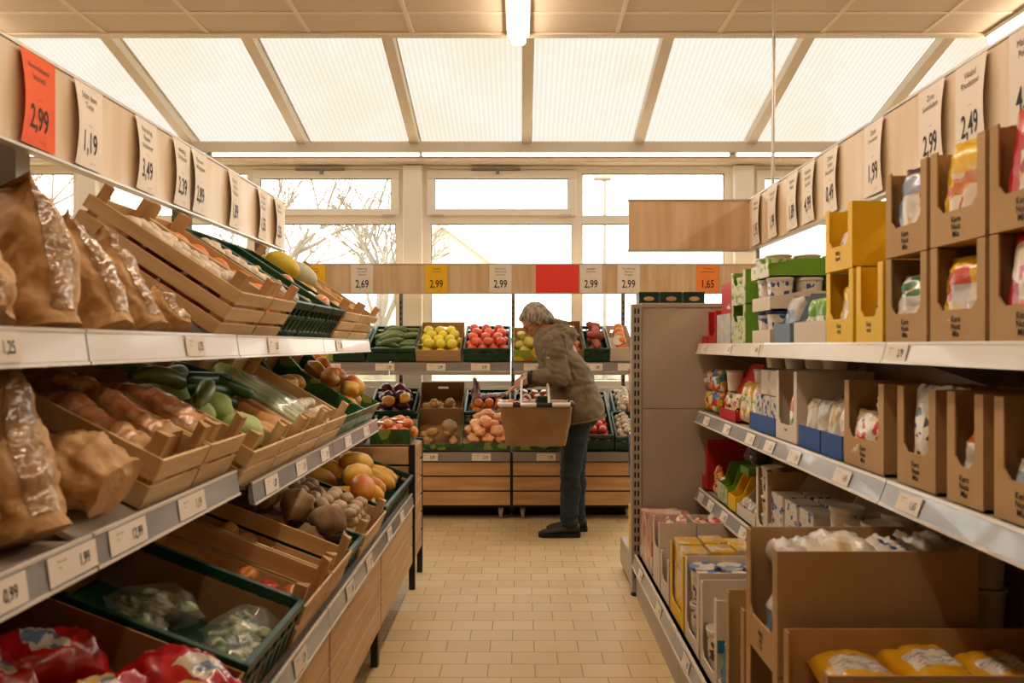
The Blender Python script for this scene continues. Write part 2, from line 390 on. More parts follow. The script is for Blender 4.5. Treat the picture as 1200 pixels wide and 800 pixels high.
# ------------------------------------------------------------------ outdoors
M['asphalt'] = mat('asphalt', '#b3aa9c', .9, '#a79e8f', 2)
M['bark'] = mat('bark', '#857a6a', .9)
M['render_wall'] = mat('render_wall', '#cfc8ba', .9)
M['roof_tile'] = mat('roof_tile', '#b5a79a', .9)
M['hedge'] = mat('hedge', '#9d9a80', .9, '#b3ad95', 3)
struct('ground_outside', MB().box((-40, 7.2, -.3), (40, 70, -.12)), M['asphalt'])
def bare_tree(label, x, y, h, seed, spread=1.0):
    rnd = random.Random(seed); mb = MB()
    def grow(p, d, ln, r, lv):
        q = p + d * ln; mb.tube([p, p.lerp(q, .5) + Vector((rnd.uniform(-1, 1), rnd.uniform(-1, 1), 0)) * ln * .05, q], [r, r * .85, r * .7], 5)
        if lv == 0: return
        for i in range(rnd.choice((2, 3, 3))):
            nd = (d + Vector((rnd.uniform(-1, 1), rnd.uniform(-1, 1), rnd.uniform(-.25, .6))) * .75 * spread).normalized()
            grow(p.lerp(q, rnd.uniform(.6, 1)), nd, ln * rnd.uniform(.6, .82), r * .6, lv - 1)
    grow(Vector((0, 0, 0)), Vector((0, 0, 1)), h * .28, h * .014, 5)
    o = obj('bare_tree', mb.mesh('bare_tree', M['bark'])); o.location = (x, y, -.13); return tag(o, label, 'tree', 'bare trees outside the windows')
bare_tree('bare tree with fine branches outside the window left of the white pillar', -6.4, 18, 9.5, 3, 1.2)
bare_tree('bare tree close to the edge of the white pillar beyond the glass', -2.9, 15, 7.5, 11)
bare_tree('twiggy bare tree further back behind the window left of the pillar', -9.6, 27, 12, 21, 1.2)
bare_tree('bare tree low behind the hedge left of the pillar', -4.9, 25, 9.5, 17, 1.3)
bare_tree('pale bare tree seen through the far left window above the paper bags', -12.5, 20, 10, 5)
hs = thing('house', 'pale house with gabled roof far outside the middle window', 'house', loc=(-3.6, 34, -.12))
obj('wall', MB().prism([(-2.6, 0), (2.6, 0), (2.6, 4.9), (0, 6.9), (-2.6, 4.9)], 0, 8, 'y').mesh('wall', M['render_wall']), hs)
rf = MB()
rf.prism([(-2.9, 4.65), (0, 6.85), (2.9, 4.65), (2.9, 4.9), (0, 7.15), (-2.9, 4.9)], -.3, 8.3, 'y'); obj('roof', rf.mesh('roof', M['roof_tile']), hs)
lp = thing('street_lamp', 'slim street lamp standing outside the right hand window pane', 'street lamp', loc=(2.36, 21, -.12))
obj('pole', MB().tube([(0, 0, 0), (0, 0, 6.2)], [.07, .045], 10).mesh('pole', M['steel']), lp)
obj('lamp_head', MB().box((-.32, -.12, 6.15), (.18, .12, 6.27), bev=.03).mesh('lamp_head', M['steel']), lp)
for i, (lab, x, y) in enumerate([('pale hedge outside the window left of the white pillar', -5.2, 16.5), ('low pale hedge outside the window behind the shopper', 3.4, 22)]):
    mb = MB(); rnd = random.Random(i)
    mb.box((-2.6, -.5, 0), (2.6, .5, 1.5)); bmesh.ops.subdivide_edges(mb.bm, edges=mb.bm.edges, cuts=14, use_grid_fill=True)
    mb.warp(lambda p: p + Vector((noise.noise(p * 3), noise.noise(p * 3 + Vector((9, 0, 0))), noise.noise(p * 3 + Vector((0, 9, 0))))) * .22)
    o = obj('hedge', mb.mesh('hedge', M['hedge'], 60), loc=(x, y, -.13)); tag(o, lab, 'hedge')
# ------------------------------------------------------------------ lamps
M['lamp_glow'] = emat('lamp_glow', '#ffead2', LAMP)
M['strip_glow'] = emat('strip_glow', '#fff6e8', 5)
def lamp_me():
    h = MB(); h.box((-.075, -.74, -.028), (.075, .74, 0), bev=.006)
    d = MB(); d.prism([(-.05, -.028), (-.046, -.062), (-.03, -.076), (.03, -.076), (.046, -.062), (.05, -.028)], -.735, .735, 'y')
    return h.mesh('housing', M['shelf_white']), d.mesh('diffuser', M['lamp_glow'])
hm, dm = lamp_me()
for lx, where in ((-.02, 'over the middle of the aisle'), (-3.45, 'over the left of the store'), (3.02, 'over the right hand shelves')):
    for k in range(3):
        ly = 3.99 - k * 1.5
        t = thing('ceiling_lamp', f'long glowing strip lamp on the ceiling {where}', 'ceiling lamp', loc=(lx, ly, CEIL - .004), group=f'strip lamps {where}')
        obj('housing', hm, t); obj('diffuser', dm, t)
wl = [(-6.9, -4.9), (-4.85, -2.9), (-2.85, -.93), (-.92, 1.92), (1.97, 4.0), (4.05, 6.9)]
wn = ['at the far left end of the window wall', 'above the far left windows', 'above the window left of the pillar', 'above the middle windows', 'above the right hand windows', 'at the far right end of the window wall']
for (a, b), n_ in zip(wl, wn):
    t = thing('wall_strip_light', f'thin white strip light along the beam {n_}', 'strip light', loc=((a + b) / 2, WALL_Y - .142, 3.125))
    L_ = (b - a) / 2
    obj('housing', MB().box((-L_, -.03, -.012), (L_, .0, .03)).mesh('housing', M['shelf_white']), t)
    obj('diffuser', MB().box((-L_ + .01, -.042, -.012), (L_ - .01, -.03, .016), bev=.004).mesh('diffuser', M['strip_glow']), t)
# ------------------------------------------------------------------ price signs and shelf labels
def sign(label, mx, price, lines, paper, w=.15, h=.25, curl=.03, end=1, group=None, psize=.088, sq=.6, hang=0):
    """paper sheet, local x along reading direction, y up, z out of the board; top edge at y = 0; one side curls off"""
    def fn(x, y, off=0):
        u = (x / w + .5) if end > 0 else (.5 - x / w)
        bow = math.sin(min(1, max(0, -y / h)) * PI * .93)
        return Vector((x, y, .0025 + off + curl * (u ** 2) * (.15 + .85 * bow)))
    t = thing('price_sign', label, 'price sign', mx, group)
    mb = MB(); nx, ny = 8, 10
    V = [[mb.bm.verts.new(fn(-w/2 + w*i/nx, -h*j/ny)) for i in range(nx+1)] for j in range(ny+1)]
    for j in range(ny):
        for i in range(nx): mb.bm.faces.new((V[j][i], V[j+1][i], V[j+1][i+1], V[j][i+1]))
    me = mb.mesh('sheet', paper, 60); 
    obj('sheet', me, t)
    if price:
        obj('price_text', text_mesh([(price, psize, 0, -h * .70, sq, .012)], M['ink'], lambda x, y: fn(x, y, .0012)), t)
    L_ = [(s_, .026 if len(s_) < 11 else .020, 0, -h * .14 - k * .027, .8, 0) for k, s_ in enumerate(lines)]
    if price: L_ += [('ca. 1 kg', .008, 0, -h * .48, .8, 0), ('1 kg = ' + price, .008, w * .12, -h * .93, .8, 0)]
    if L_: obj('product_text', text_mesh(L_, M['ink_grey'], lambda x, y: fn(x, y, .0012), 'product_text'), t)
    return t
def rail_label(label, mx, price, group, w=.105, h=.05, faint=False):
    t = thing('shelf_label', label, 'shelf label', mx, group)
    obj('card', cached(('rl', w, h), lambda: MB().box((-w/2, -h/2, 0), (w/2, h/2, .0012)).mesh('card', M['paper_white'])), t)
    ink = M['ink_grey'] if faint else M['ink']
    obj('price_text', text_mesh([(price, h * .62, w * .22, -.002, .62, .01)], ink, lambda x, y: Vector((x, y, .002))), t)
    obj('product_text', text_mesh([('Ware lose', h * .16, -w * .24, h * .25, .8, 0), ('1 kg', h * .14, -w * .3, h * .05, .8, 0)], M['ink_grey'], lambda x, y: Vector((x, y, .002)), 'product_text'), t)
    return t
def board(name, label, lo, hi, m, cat='sign board', axis='y', grooves=True):
    """hanging wooden fascia board with pale metal edging on its long edges"""
    t = thing(name, label, cat, loc=((lo[0]+hi[0])/2, (lo[1]+hi[1])/2, lo[2])); d = [(b-a)/2 for a, b in zip(lo, hi)]; H = hi[2]-lo[2]
    obj('panel', MB().box((-d[0], -d[1], .006), (d[0], d[1], H - .006)).mesh('panel', m), t)
    e = MB(); q = .004
    e.box((-d[0]-q, -d[1]-q, 0), (d[0]+q, d[1]+q, .012), bev=.002); e.box((-d[0]-q, -d[1]-q, H - .012), (d[0]+q, d[1]+q, H), bev=.002)
    obj('edge_profile', e.mesh('edge_profile', M['alu']), t); return t
HZ0, HZ1 = 1.893, 2.165
board('header_board', 'long pale wood board carrying price signs above the left crates', (-1.325, .6, HZ0), (-1.3, 4.08, HZ1), M['pale_wood'])
board('header_board', 'long pale wood board carrying price signs above the right hand cartons', (1.25, .5, HZ0), (1.275, 4.07, HZ1 + .015), M['pale_wood'])
board('header_board', 'plain wood board standing out square over the grey shelf end', (.59, 4.075, HZ0), (1.275, 4.1, HZ1 + .015), M['pale_wood_back'])
board('header_board', 'long wood board with signs across the windows behind the produce stand', (-2.6, 6.663, 1.838), (3.0, 6.693, 2.11), M['pale_wood_back'])
hr = thing('hanging_rod', 'thin rod hanging from the ceiling to the right hand sign board', 'rod', loc=(1.39, 4.08, 0))
obj('rod', MB().tube([(0, 0, CEIL - .004), (-.01, 0, 2.02)], .009, 10).mesh('rod', M['alu'], 40), hr)
obj('bracket', MB().box((-.13, -.012, 2.0), (.01, .012, 2.03)).mesh('bracket', M['alu']), hr)
LS = [(25, 62, '2,99', ['Bammelobertk', 'lvornel'], 'paper_orange', 'orange price sign curling off the left board, priced 2,99'),
      (88, 118, '1,19', ['Sddn dom', 'Torin'], 'paper_white', 'white price sign reading 1,19 next to the orange sign'),
      (158, 183, '3,49', ['Norartog', 'Rosen', 'stoobomer'], 'paper_white', 'white price sign reading 3,49, second white sign along the left board'),
      (202, 222, '2,39', ['uflecblig', 'Botdouner'], 'paper_white', 'white price sign reading 2,39, third white sign along the left board'),
      (224, 242, '2,89', ['Rlotaner', 'obdorgunen'], 'paper_white', 'white price sign reading 2,89, close behind the third white sign on the left board'),
      (267, 281, '1,89', ['Paprika', 'rotbunt', 'Nordoban'], 'paper_white', 'white price sign alone past the close pair on the left board, reading 1,89'),
      (302, 312, '1,55', ['Zitronen', 'lose bund', 'Kabutolan'], 'paper_white', 'next to last white price sign at the window end of the left board'),
      (319, 333, '2,35', ['Mangold', 'Bundware'], 'paper_white', 'last white price sign at the window end of the left board')]
for a, b, p, ls, pp, lab in LS:
    y = dL((a + b) / 2, 1.295); sign(lab, frame((-1.296, y, HZ1 - .014), (0, 1, 0), (1, 0, 0)), p, ls, M[pp], w=.15, h=.245, end=-1, curl=.018)
RS = [(881, 892, '1,95', ['Kaftebar', 'Mahlware'], 'white price sign reading 1,95 beside the corner of the wood boards'),
      (900, 912, '1,99', ['Honig hell', 'Bienort'], 'white price sign reading 1,99 second from the corner of the wood boards'),
      (922, 936, '1,89', ['Sesomer', 'Boltan'], 'white price sign reading 1,89, third from the corner of the wood boards'),
      (939, 957, '4,99', ['Nusskern', 'Mondelin', 'bundalos'], 'white price sign reading 4,99, fourth from the corner of the wood boards'),
      (964, 984, '0,49', ['Zubern', 'Solden', 'Wurzelmehl'], 'white price sign reading 0,49 above the green cartons on the right hand board'),
      (1013, 1036, '1,99', ['Zorb', 'Ouvertobarn'], 'white price sign reading 1,99 above the yellow cartons'),
      (1076, 1108, '2,99', ['Zona', 'Suvtobdarn'], 'white price sign reading 2,99 above the brown cartons on the right hand board'),
      (1120, 1157, '2,49', ['Vilasbd', 'Rhodsstod'], 'white price sign reading 2,49, largest whole sign on the right hand board'),
      (1188, 1225, '4,99', ['Maisgriess', 'Polentor'], 'white price sign cut off by the picture edge on the right hand board')]
for a, b, p, ls, lab in RS:
    y = dR((a + b) / 2, 1.245); sign(lab, frame((1.246, y, HZ1 + .001), (0, -1, 0), (-1, 0, 0)), p, ls, M['paper_white'], w=.15, h=.255, end=1, curl=.014)
BS = [(355, 382, '1,99', ['Zitrone', 'Netzware'], 'paper_yellow', .2, 'yellow price sign half hidden by the left crates'),
      (411, 438, '2,69', ['Bodenring', 'Rote Zwiebel', 'Speisom'], 'paper_white', .2, 'white price sign reading 2,69 on the window board, left of the yellow one'),
      (498, 525, '2,99', ['Zimtapfelan', 'rotbunkarton'], 'paper_yellow', .2, 'yellow price sign reading 2,99 in full view on the board across the windows'),
      (573, 600, '2,99', ['Fleisch-Tomate', 'Sorte Roma', 'Strauchware'], 'paper_white', .2, 'white price sign reading 2,99 left of the plain red sheet'),
      (628, 678, None, [], 'paper_red', .385, 'plain red sheet on the board above the shopper'),
      (679, 706, '2,99', ['Lauchzart', 'Ravel Harord'], 'paper_white', .2, 'white price sign reading 2,99 touching the plain red sheet'),
      (723, 750, '2,99', ['Moorrueben Karg', 'Marot ot', 'Orangen'], 'paper_white', .2, 'white price sign reading 2,99 just left of the green boxes'),
      (815, 843, '1,65', ['Zucchiniari', 'Sorant Gelbriem'], 'paper_lorange', .2, 'orange price sign reading 1,65 above the red carton')]
for a, b, p, ls, pp, w_, lab in BS:
    x = X_((a + b) / 2, 6.66); sign(lab, frame((x, 6.659, 2.098), (1, 0, 0), (0, -1, 0)), p, ls, M[pp], w=w_, h=.25, curl=.006, psize=.098, sq=.72)

# ------------------------------------------------------------------ crates
def wood_crate(label, L, W, H, mx, group=None, rows=2):
    t = thing('wooden_crate', label, 'crate', mx, group); hw = W / 2 - .003; th = .008
    k = (round(L, 3), round(W, 3), H, rows)
    def post():
        return MB().prism([(0, 0), (.034, 0), (.030, .008), (.008, .030), (0, .034)], .004, H + .045, 'z').mesh('corner_post', M['crate_post'])
    pm = cached('post%s' % H, post)
    for u, v, a in ((.009, -hw + .009, 0), (.009, hw - .009, -90), (L - .009, -hw + .009, 90), (L - .009, hw - .009, 180)):
        obj('corner_post', pm, t, mx=Matrix.Translation((u, v, 0)) @ Matrix.Rotation(R(a), 4, 'Z'))
    gap = .012; sh = (H - .006 - gap * (rows - 1)) / rows
    def slats(side):
        b = MB()
        if side: b.box((0, -th/2, 0), (L, th/2, sh), bev=.0015)
        else:
            b.box((-th/2, -hw, 0), (th/2, hw, sh), bev=.0015)
        return b.mesh('slat', M['crate_wood'] if side else M['crate_wood_end'])
    ss = cached(('ss',) + k, lambda: slats(1)); es = cached(('es',) + k, lambda: slats(0))
    for r in range(rows):
        z = .004 + r * (sh + gap)
        for v in (-hw + th/2, hw - th/2): obj('side_slat', ss, t, loc=(0, v, z))
        for u in (-th/2, L + th/2): obj('end_slat', es, t, loc=(u, 0, z))
    def base():
        b = MB(); n = 4; w_ = (2 * hw - 2 * th) / n
        for i in range(n): b.box((.001, -hw + th + i * w_ + .003, .0), (L - .001, -hw + th + (i + 1) * w_ - .003, .006))
        return b.mesh('base_boards', M['crate_wood'])
    obj('base_boards', cached(('wb',) + k, base), t)
    def wire():
        b = MB(); b.box((-th - .002, -.002, 0), (-th, .002, H), 0); return b.mesh('wire_tie', M['steel'])
    return t
def plastic_crate(label, L, W, H, mx, group=None, m='green_plastic', liner=False):
    t = thing('green_crate', label, 'crate', mx, group); hw = W / 2 - .003; k = (round(L, 3), round(W, 3), H, m)
    def wall(n_, length, ax):
        b = MB(); z1 = H
        def bx(a0, a1, z0, z2, t0=0, t1=.008):
            if ax == 'x': b.box((a0, t0, z0), (a1, t1, z2), bev=.0015)
            else: b.box((t0, a0, z0), (t1, a1, z2), bev=.0015)
        bx(0, length, 0, H * .2); bx(0, length, z1 - .028, z1, -.006, .010); bx(0, length, H * .52, H * .62)
        n = max(4, int(length / .055))
        for i in range(n + 1):
            a = i * (length - .012) / n; bx(a, a + .012, 0, z1 - .01, -.003, .009)
        bx(0, length, H * .2, H * .52, .002, .005)
        return b.mesh(n_, M[m])
    sw = cached(('psw',) + k, lambda: wall('side_wall', L, 'x')); ew = cached(('pew',) + k, lambda: wall('end_wall', 2 * hw, 'y'))
    obj('side_wall', sw, t, loc=(0, hw - .010, 0)); obj('side_wall', sw, t, mx=Matrix.Translation((L, -hw + .010, 0)) @ Matrix.Rotation(PI, 4, 'Z'))
    obj('end_wall', ew, t, mx=Matrix.Translation((.008, hw, 0)) @ Matrix.Rotation(PI, 4, 'Z')); obj('end_wall', ew, t, loc=(L - .008, -hw, 0))
    obj('base', cached(('pb',) + k, lambda: MB().box((.004, -hw + .004, 0), (L - .004, hw - .004, .006)).mesh('base', M[m])), t)
    if liner:
        q = MB(); q.box((.01, -hw + .012, .006), (L - .01, -hw + .016, H * .8)); q.box((.01, hw - .016, .006), (L - .01, hw - .012, H * .8)); q.box((L - .016, -hw + .016, .006), (L - .012, hw - .016, H * .8))
        obj('carton_liner', q.mesh('carton_liner', M['card_in']), t)
    return t
def card_tray(label, L, W, H, mx, group=None, m='card', front=None, back=None, hole=True, pm=None, name='cardboard_tray'):
    """open cardboard tray: low front, higher back with a hand hole"""
    t = thing(name, label, 'tray', mx, group); hw = W / 2 - .003; th = .005; front = front or H; back = back or H
    me = M[m]; fm = M[pm] if pm else me
    obj('base', MB().box((0, -hw, 0), (L, hw, th)).mesh('base', me), t)
    for v in (-hw, hw - th):
        obj('side_panel', MB().prism([(0, th), (L, th), (L, back), (L * .72, H), (.0, front)], v, v + th, 'y').mesh('side_panel', fm if pm else me), t)
    obj('front_panel', MB().box((0, -hw + th, th), (th, hw - th, front)).mesh('front_panel', fm), t)
    b = MB(); y1 = hw - th; hh = .045; hz = back - .055
    if hole:
        b.box((L - th, -y1, th), (L, y1, hz - .012)); b.box((L - th, -y1, hz + .012), (L, y1, back)); b.box((L - th, -y1, hz - .012), (L, -hh, hz + .012)); b.box((L - th, hh, hz - .012), (L, y1, hz + .012))
    else: b.box((L - th, -y1, th), (L, y1, back))
    obj('back_panel', b.mesh('back_panel', me), t)
    return t
# ------------------------------------------------------------------ produce
P = {}
def pm_(n, *a, **k): P[n] = mat('produce_' + n, *a, **k); return P[n]
pm_('tomato', '#c93a26', .3, '#d9573a', 3, rand=.12, coat=.3); pm_('tomato_light', '#e0553a', .35, '#eb7a57', 3, rand=.08, coat=.25)
pm_('lemon', '#f7dc3f', .45, '#e8d84a', 4, rand=.08, bump=.1, bscale=60); pm_('orange', '#e58a2d', .45, '#d9752a', 3, rand=.08, bump=.1, bscale=80)
pm_('mango', '#d9902f', .4, '#b4582b', 3, rand=.12, col3='#c7a03a'); pm_('papaya', '#e39a2c', .4, '#cf7428', 2.5, rand=.08, col3='#e0b040')
pm_('zucchini', '#4c5f2c', .4, '#7d8a4c', 12, (.4, 4, 4), rand=.12); pm_('cucumber', '#1f3d22', .35, '#2f5a30', 10, rand=.1)
pm_('onion', '#b5622c', .3, '#d08a4c', 4, (5, 5, .6), rand=.12, coat=.2); pm_('red_onion', '#6b1f35', .3, '#93405a', 5, rand=.15, coat=.2)
pm_('potato', '#c49a5f', .75, '#b18349', 5, rand=.1, bump=.15, bscale=25); pm_('sweet_potato', '#9a4a3a', .7, '#b5654f', 4, rand=.15, bump=.2, bscale=20)
pm_('apple', '#b5332c', .3, '#d9a94a', 2.2, rand=.15, coat=.3, ramp=(.4, .7)); pm_('plum', '#3b1a2c', .35, '#7a2c3c', 3, rand=.25, col3='#5c2a34')
pm_('cabbage', '#8fae54', .55, '#c3cf8c', 4, rand=.1, bump=.4, bscale=9); pm_('butternut', '#cf9c5c', .5, '#c08a4a', 3, rand=.05)
pm_('celeriac', '#b09270', .85, '#8c6f4e', 6, rand=.12, bump=.8, bscale=16); pm_('garlic', '#e3d5c0', .55, '#cdb9a0', 5, (4, 4, .5), rand=.05)
pm_('mushroom', '#cdb79a', .6, '#b79c7c', 5, rand=.08); pm_('aubergine', '#2d1a26', .22, '#3d2430', 3, coat=.5, rand=.1)
pm_('stem', '#5e7a3a', .6); pm_('pear', '#d8bf57', .45, '#b9b04a', 3, rand=.1); pm_('pumpkin', '#e38a4c', .5, '#efb98a', 6, rand=.1)
pm_('leaf', '#4f7a35', .6, '#86a557', 8, rand=.1); pm_('leek_white', '#d9dcbc', .45, '#8fa862', 4, (3, 3, 1))
P['net_red'] = printed('net_red', ['#e58a3c', '#de7438', '#e99a58', '#d9623a'], 55, .35, .3)
P['potato_bag'] = printed('potato_bag', ['#b3161c', '#c42028', '#b3161c', '#d8b26a', '#c42028', '#a81318'], 14, .2, .6)
P['potato_bag_label'] = printed('potato_bag_label', ['#d9cdbd', '#cfc0a8', '#6e7f99', '#d9cdbd'], 26, .25, .5)
def sphere(name, m, rx, ry, rz, dimple=0, lump=0, seed=0, n=18, star=False):
    def mk():
        b = MB(); b.ell((0, 0, 0), (rx, ry, rz), n=n)
        if dimple or lump:
            def fn(p):
                d = Vector((p.x / rx, p.y / ry, p.z / rz)); q = p.copy(); rr = math.hypot(d.x, d.y)
                if dimple: q.z -= math.copysign(dimple * rz * math.exp(-(rr / .35) ** 2), p.z) * (1 if p.z > 0 else .5)
                if lump: q += d * noise.noise(d * 1.6 + Vector((seed * 7.1, 0, 0))) * lump
                return q
            b.warp(fn)
        return b.mesh(name, m, 70)
    return cached(('sph', name, seed, rx, ry, rz, m.name), mk)
def stretched(name, m, prof, bend=0, n=14, seed=0, lump=0):
    """long fruit lying along local x; prof of (radius, position)"""
    def mk():
        b = MB(); b.lathe(prof, n)
        L_ = prof[-1][1]
        def fn(p):
            t = p.z / max(L_, .001); x, y, z = p.z, p.y, p.x
            q = Vector((x, y, z + bend * math.sin(t * PI)))
            if lump: q += Vector((0, y, z)).normalized() * noise.noise(Vector((x * 30 + seed * 9, y * 20, z * 20))) * lump if (y or z) else Vector()
            return q
        b.warp(fn); return b.mesh(name, m, 70)
    return cached(('str', name, seed, m.name), mk)
def variants(kind):
    """list of (mesh, rest height, is_long); stem parts as (mesh, offset)"""
    if kind == 'tomato': return [sphere('tomato', P['tomato'], .035, .035, .029, .16, .002, s) for s in range(3)]
    if kind == 'tomato_light': return [sphere('tomato', P['tomato_light'], .041, .041, .035, .14, .002, s) for s in range(3)]
    if kind == 'lemon': return [sphere('lemon', P['lemon'], .045, .042, .040, .06, .004, s) for s in range(3)]
    if kind == 'orange': return [sphere('orange', P['orange'], .040, .040, .038, .06, .002, s) for s in range(3)]
    if kind == 'apple': return [sphere('apple', P['apple'], .038, .038, .033, .25, .003, s) for s in range(3)]
    if kind == 'onion': return [sphere('onion', P['onion'], .034, .034, .032, -.25, .003, s) for s in range(3)]
    if kind == 'red_onion': return [sphere('red_onion', P['red_onion'], .036, .036, .034, -.25, .003, s) for s in range(3)]
    if kind == 'plum': return [sphere('mango', P['plum'], .05, .043, .043, .05, .006, s) for s in range(3)]
    if kind == 'potato': return [sphere('potato', P['potato'], .05, .036, .032, 0, .014, s) for s in range(4)]
    if kind == 'sweet_potato': return [sphere('sweet_potato', P['sweet_potato'], .075, .033, .032, 0, .014, s) for s in range(4)]
    if kind == 'mushroom': return [sphere('mushroom', P['mushroom'], .03, .03, .022, 0, .004, s) for s in range(2)]
    if kind == 'celeriac': return [sphere('celeriac', P['celeriac'], .062, .062, .056, 0, .02, s) for s in range(3)]
    if kind == 'garlic': return [sphere('garlic', P['garlic'], .028, .028, .026, -.5, .004, s) for s in range(2)]
    if kind == 'pear': return [sphere('pear', P['pear'], .055, .04, .04, 0, .012, s) for s in range(3)]
    if kind == 'pumpkin': return [sphere('pumpkin_piece', P['pumpkin'], .055, .045, .035, .1, .02, s) for s in range(3)]
    if kind == 'mango': return [sphere('mango', P['mango'], .06, .045, .043, 0, .010, s) for s in range(3)]
    if kind == 'orange_small': return [sphere('orange', P['orange'], .03, .03, .028, .06, .002, s) for s in range(2)]
    if kind == 'cabbage': return [sphere('cabbage', P['cabbage'], .065, .062, .055, .1, .012, s) for s in range(2)]
    if kind == 'papaya': return [stretched('papaya', P['papaya'], [(0, 0), (.03, .012), (.052, .05), (.058, .1), (.052, .15), (.035, .19), (.012, .208), (0, .21)], seed=s, lump=.004) for s in range(2)]
    if kind == 'zucchini': return [stretched('zucchini', P['zucchini'], [(0, 0), (.016, .004), (.024, .02), (.027, .07), (.026, .13), (.02, .17), (.011, .185), (.010, .2), (0, .201)], bend=.012 * (s - .5), seed=s) for s in range(3)]
    if kind == 'cucumber': return [stretched('cucumber', P['cucumber'], [(0, 0), (.016, .008), (.022, .03), (.024, .15), (.022, .26), (.014, .29), (0, .3)], bend=.01 * (s - .5), seed=s) for s in range(2)]
    if kind == 'butternut': return [stretched('butternut', P['butternut'], [(0, 0), (.03, .006), (.052, .03), (.055, .06), (.042, .1), (.034, .15), (.034, .19), (.02, .208), (.008, .215), (0, .225)], seed=s) for s in range(2)]
    if kind == 'aubergine': return [stretched('aubergine', P['aubergine'], [(0, 0), (.03, .008), (.042, .04), (.038, .1), (.026, .15), (.018, .17), (.008, .185), (0, .19)], seed=s) for s in range(2)]
LONG = {'papaya', 'zucchini', 'cucumber', 'butternut', 'aubergine'}
HALF = {'tomato': .03, 'tomato_light': .036, 'lemon': .041, 'orange': .039, 'apple': .034, 'onion': .034, 'red_onion': .036, 'plum': .044, 'potato': .036, 'sweet_potato': .036, 'mushroom': .024, 'celeriac': .06, 'garlic': .028, 'pear': .042, 'pumpkin': .04, 'mango': .046, 'orange_small': .029, 'cabbage': .058, 'papaya': .055, 'zucchini': .026, 'cucumber': .023, 'butternut': .052, 'aubergine': .04}
WIDE = {'tomato': .036, 'tomato_light': .042, 'lemon': .046, 'orange': .041, 'apple': .039, 'onion': .035, 'red_onion': .037, 'plum': .05, 'potato': .049, 'sweet_potato': .045, 'mushroom': .031, 'celeriac': .064, 'garlic': .029, 'pear': .053, 'pumpkin': .056, 'mango': .06, 'orange_small': .031, 'cabbage': .068}
WORD = {'tomato_light': 'tomato', 'plum': 'mango', 'pumpkin': 'pumpkin_piece', 'orange_small': 'orange'}
RN = random.Random(21)
def put(kind, mx, uvw, label, group, cat=None, rot=None):
    ms = variants(kind); me = RN.choice(ms); n_ = WORD.get(kind, kind)
    o = obj(n_, me); tag(o, label, cat or n_.replace('_', ' ').replace(' piece', ''), group)
    if rot is None: rot = Matrix.Rotation(RN.uniform(0, 6.28), 4, 'Z') @ Matrix.Rotation(RN.uniform(-.5, .5), 4, 'X')
    o.matrix_world = mx @ Matrix.Translation(uvw) @ rot
    if kind == 'tomato_light' or kind == 'tomato':
        pass
    return o
def heap(kind, mx, u0, u1, v0, v1, base, layers, label, group, skip=0, rise=0):
    """hexagonal rows of round produce inside u0..u1 x v0..v1 of a crate; rise lifts towards the back"""
    r = WIDE[kind]; hz = HALF[kind]; d = 2 * r * .98; out = []
    for l in range(layers):
        ins = l * r * .55; nu = max(1, int((u1 - u0 - 2 * ins) / (d * .9))); nv = max(1, int((v1 - v0 - 2 * ins) / d))
        su = (u1 - u0 - 2 * ins) / nu; sv = (v1 - v0 - 2 * ins) / nv
        for i in range(nu):
            for j in range(nv):
                if RN.random() < skip: continue
                u = u0 + ins + su * (i + .5); v = v0 + ins + sv * (j + .5) + (r * .3 if i % 2 else -r * .3) * (1 if nv > 1 else 0)
                out.append(put(kind, mx, (u + RN.uniform(-1, 1) * r * .12, v + RN.uniform(-1, 1) * r * .1, base + hz + l * hz * 1.55 + rise * (u - u0) + RN.uniform(0, .15) * hz), label, group))
    return out
def lay(kind, mx, spots, label, group):
    """long produce: spots of (u, v, w, yaw degrees, pitch degrees)"""
    for u, v, w_, a, p in spots:
        put(kind, mx, (u, v, w_), label, group, rot=Matrix.Rotation(R(a), 4, 'Z') @ Matrix.Rotation(R(p), 4, 'Y'))
# ------------------------------------------------------------------ bags
def pillow_mesh(name, w, h, t, mats, seed=0, label=None, wr=.006, nx=16, ny=20, sag=.15):
    """sealed film bag standing in the x-z plane, thickness along y; label = (x0,x1,z0,z1) fractions on both faces"""
    b = MB(); sd = Vector((seed * 3.7, seed * 1.3, 0))
    def P_(i, j, s):
        x = i / nx * 2 - 1; z = j / ny; zz = z * 2 - 1
        f = max(0, 1 - abs(x) ** 3) ** .6 * max(0, 1 - abs(zz + sag * (1 - zz * zz)) ** 4) ** .55
        sq = 1 - .10 * (abs(zz) ** 3)
        y = s * t / 2 * f + noise.noise(Vector((x * 2.2, z * 3.5, s * 2)) + sd) * wr * 1.6 * (f > 0) + noise.noise(Vector((x * 6, z * 9, s * 3)) + sd) * wr * (f > 0)
        return Vector((x * w / 2 * (1 - .08 * f) , y, z * h + noise.noise(Vector((x * 4, s, z)) + sd) * .006 * (z > .9)))
    for s in (1, -1):
        V = [[b.bm.verts.new(P_(i, j, s)) for i in range(nx + 1)] for j in range(ny + 1)]
        for j in range(ny):
            for i in range(nx):
                f = b.bm.faces.new((V[j][i], V[j][i+1], V[j+1][i+1], V[j+1][i]) if s < 0 else (V[j][i], V[j+1][i], V[j+1][i+1], V[j][i+1]))
                if label:
                    x, z = (i + .5) / nx, (j + .5) / ny
                    for q, (x0, x1, z0, z1) in enumerate(label):
                        if x0 < x < x1 and z0 < z < z1: f.material_index = q + 1
    bmesh.ops.remove_doubles(b.bm, verts=b.bm.verts, dist=.0006)
    return b.mesh(name, mats, 80)
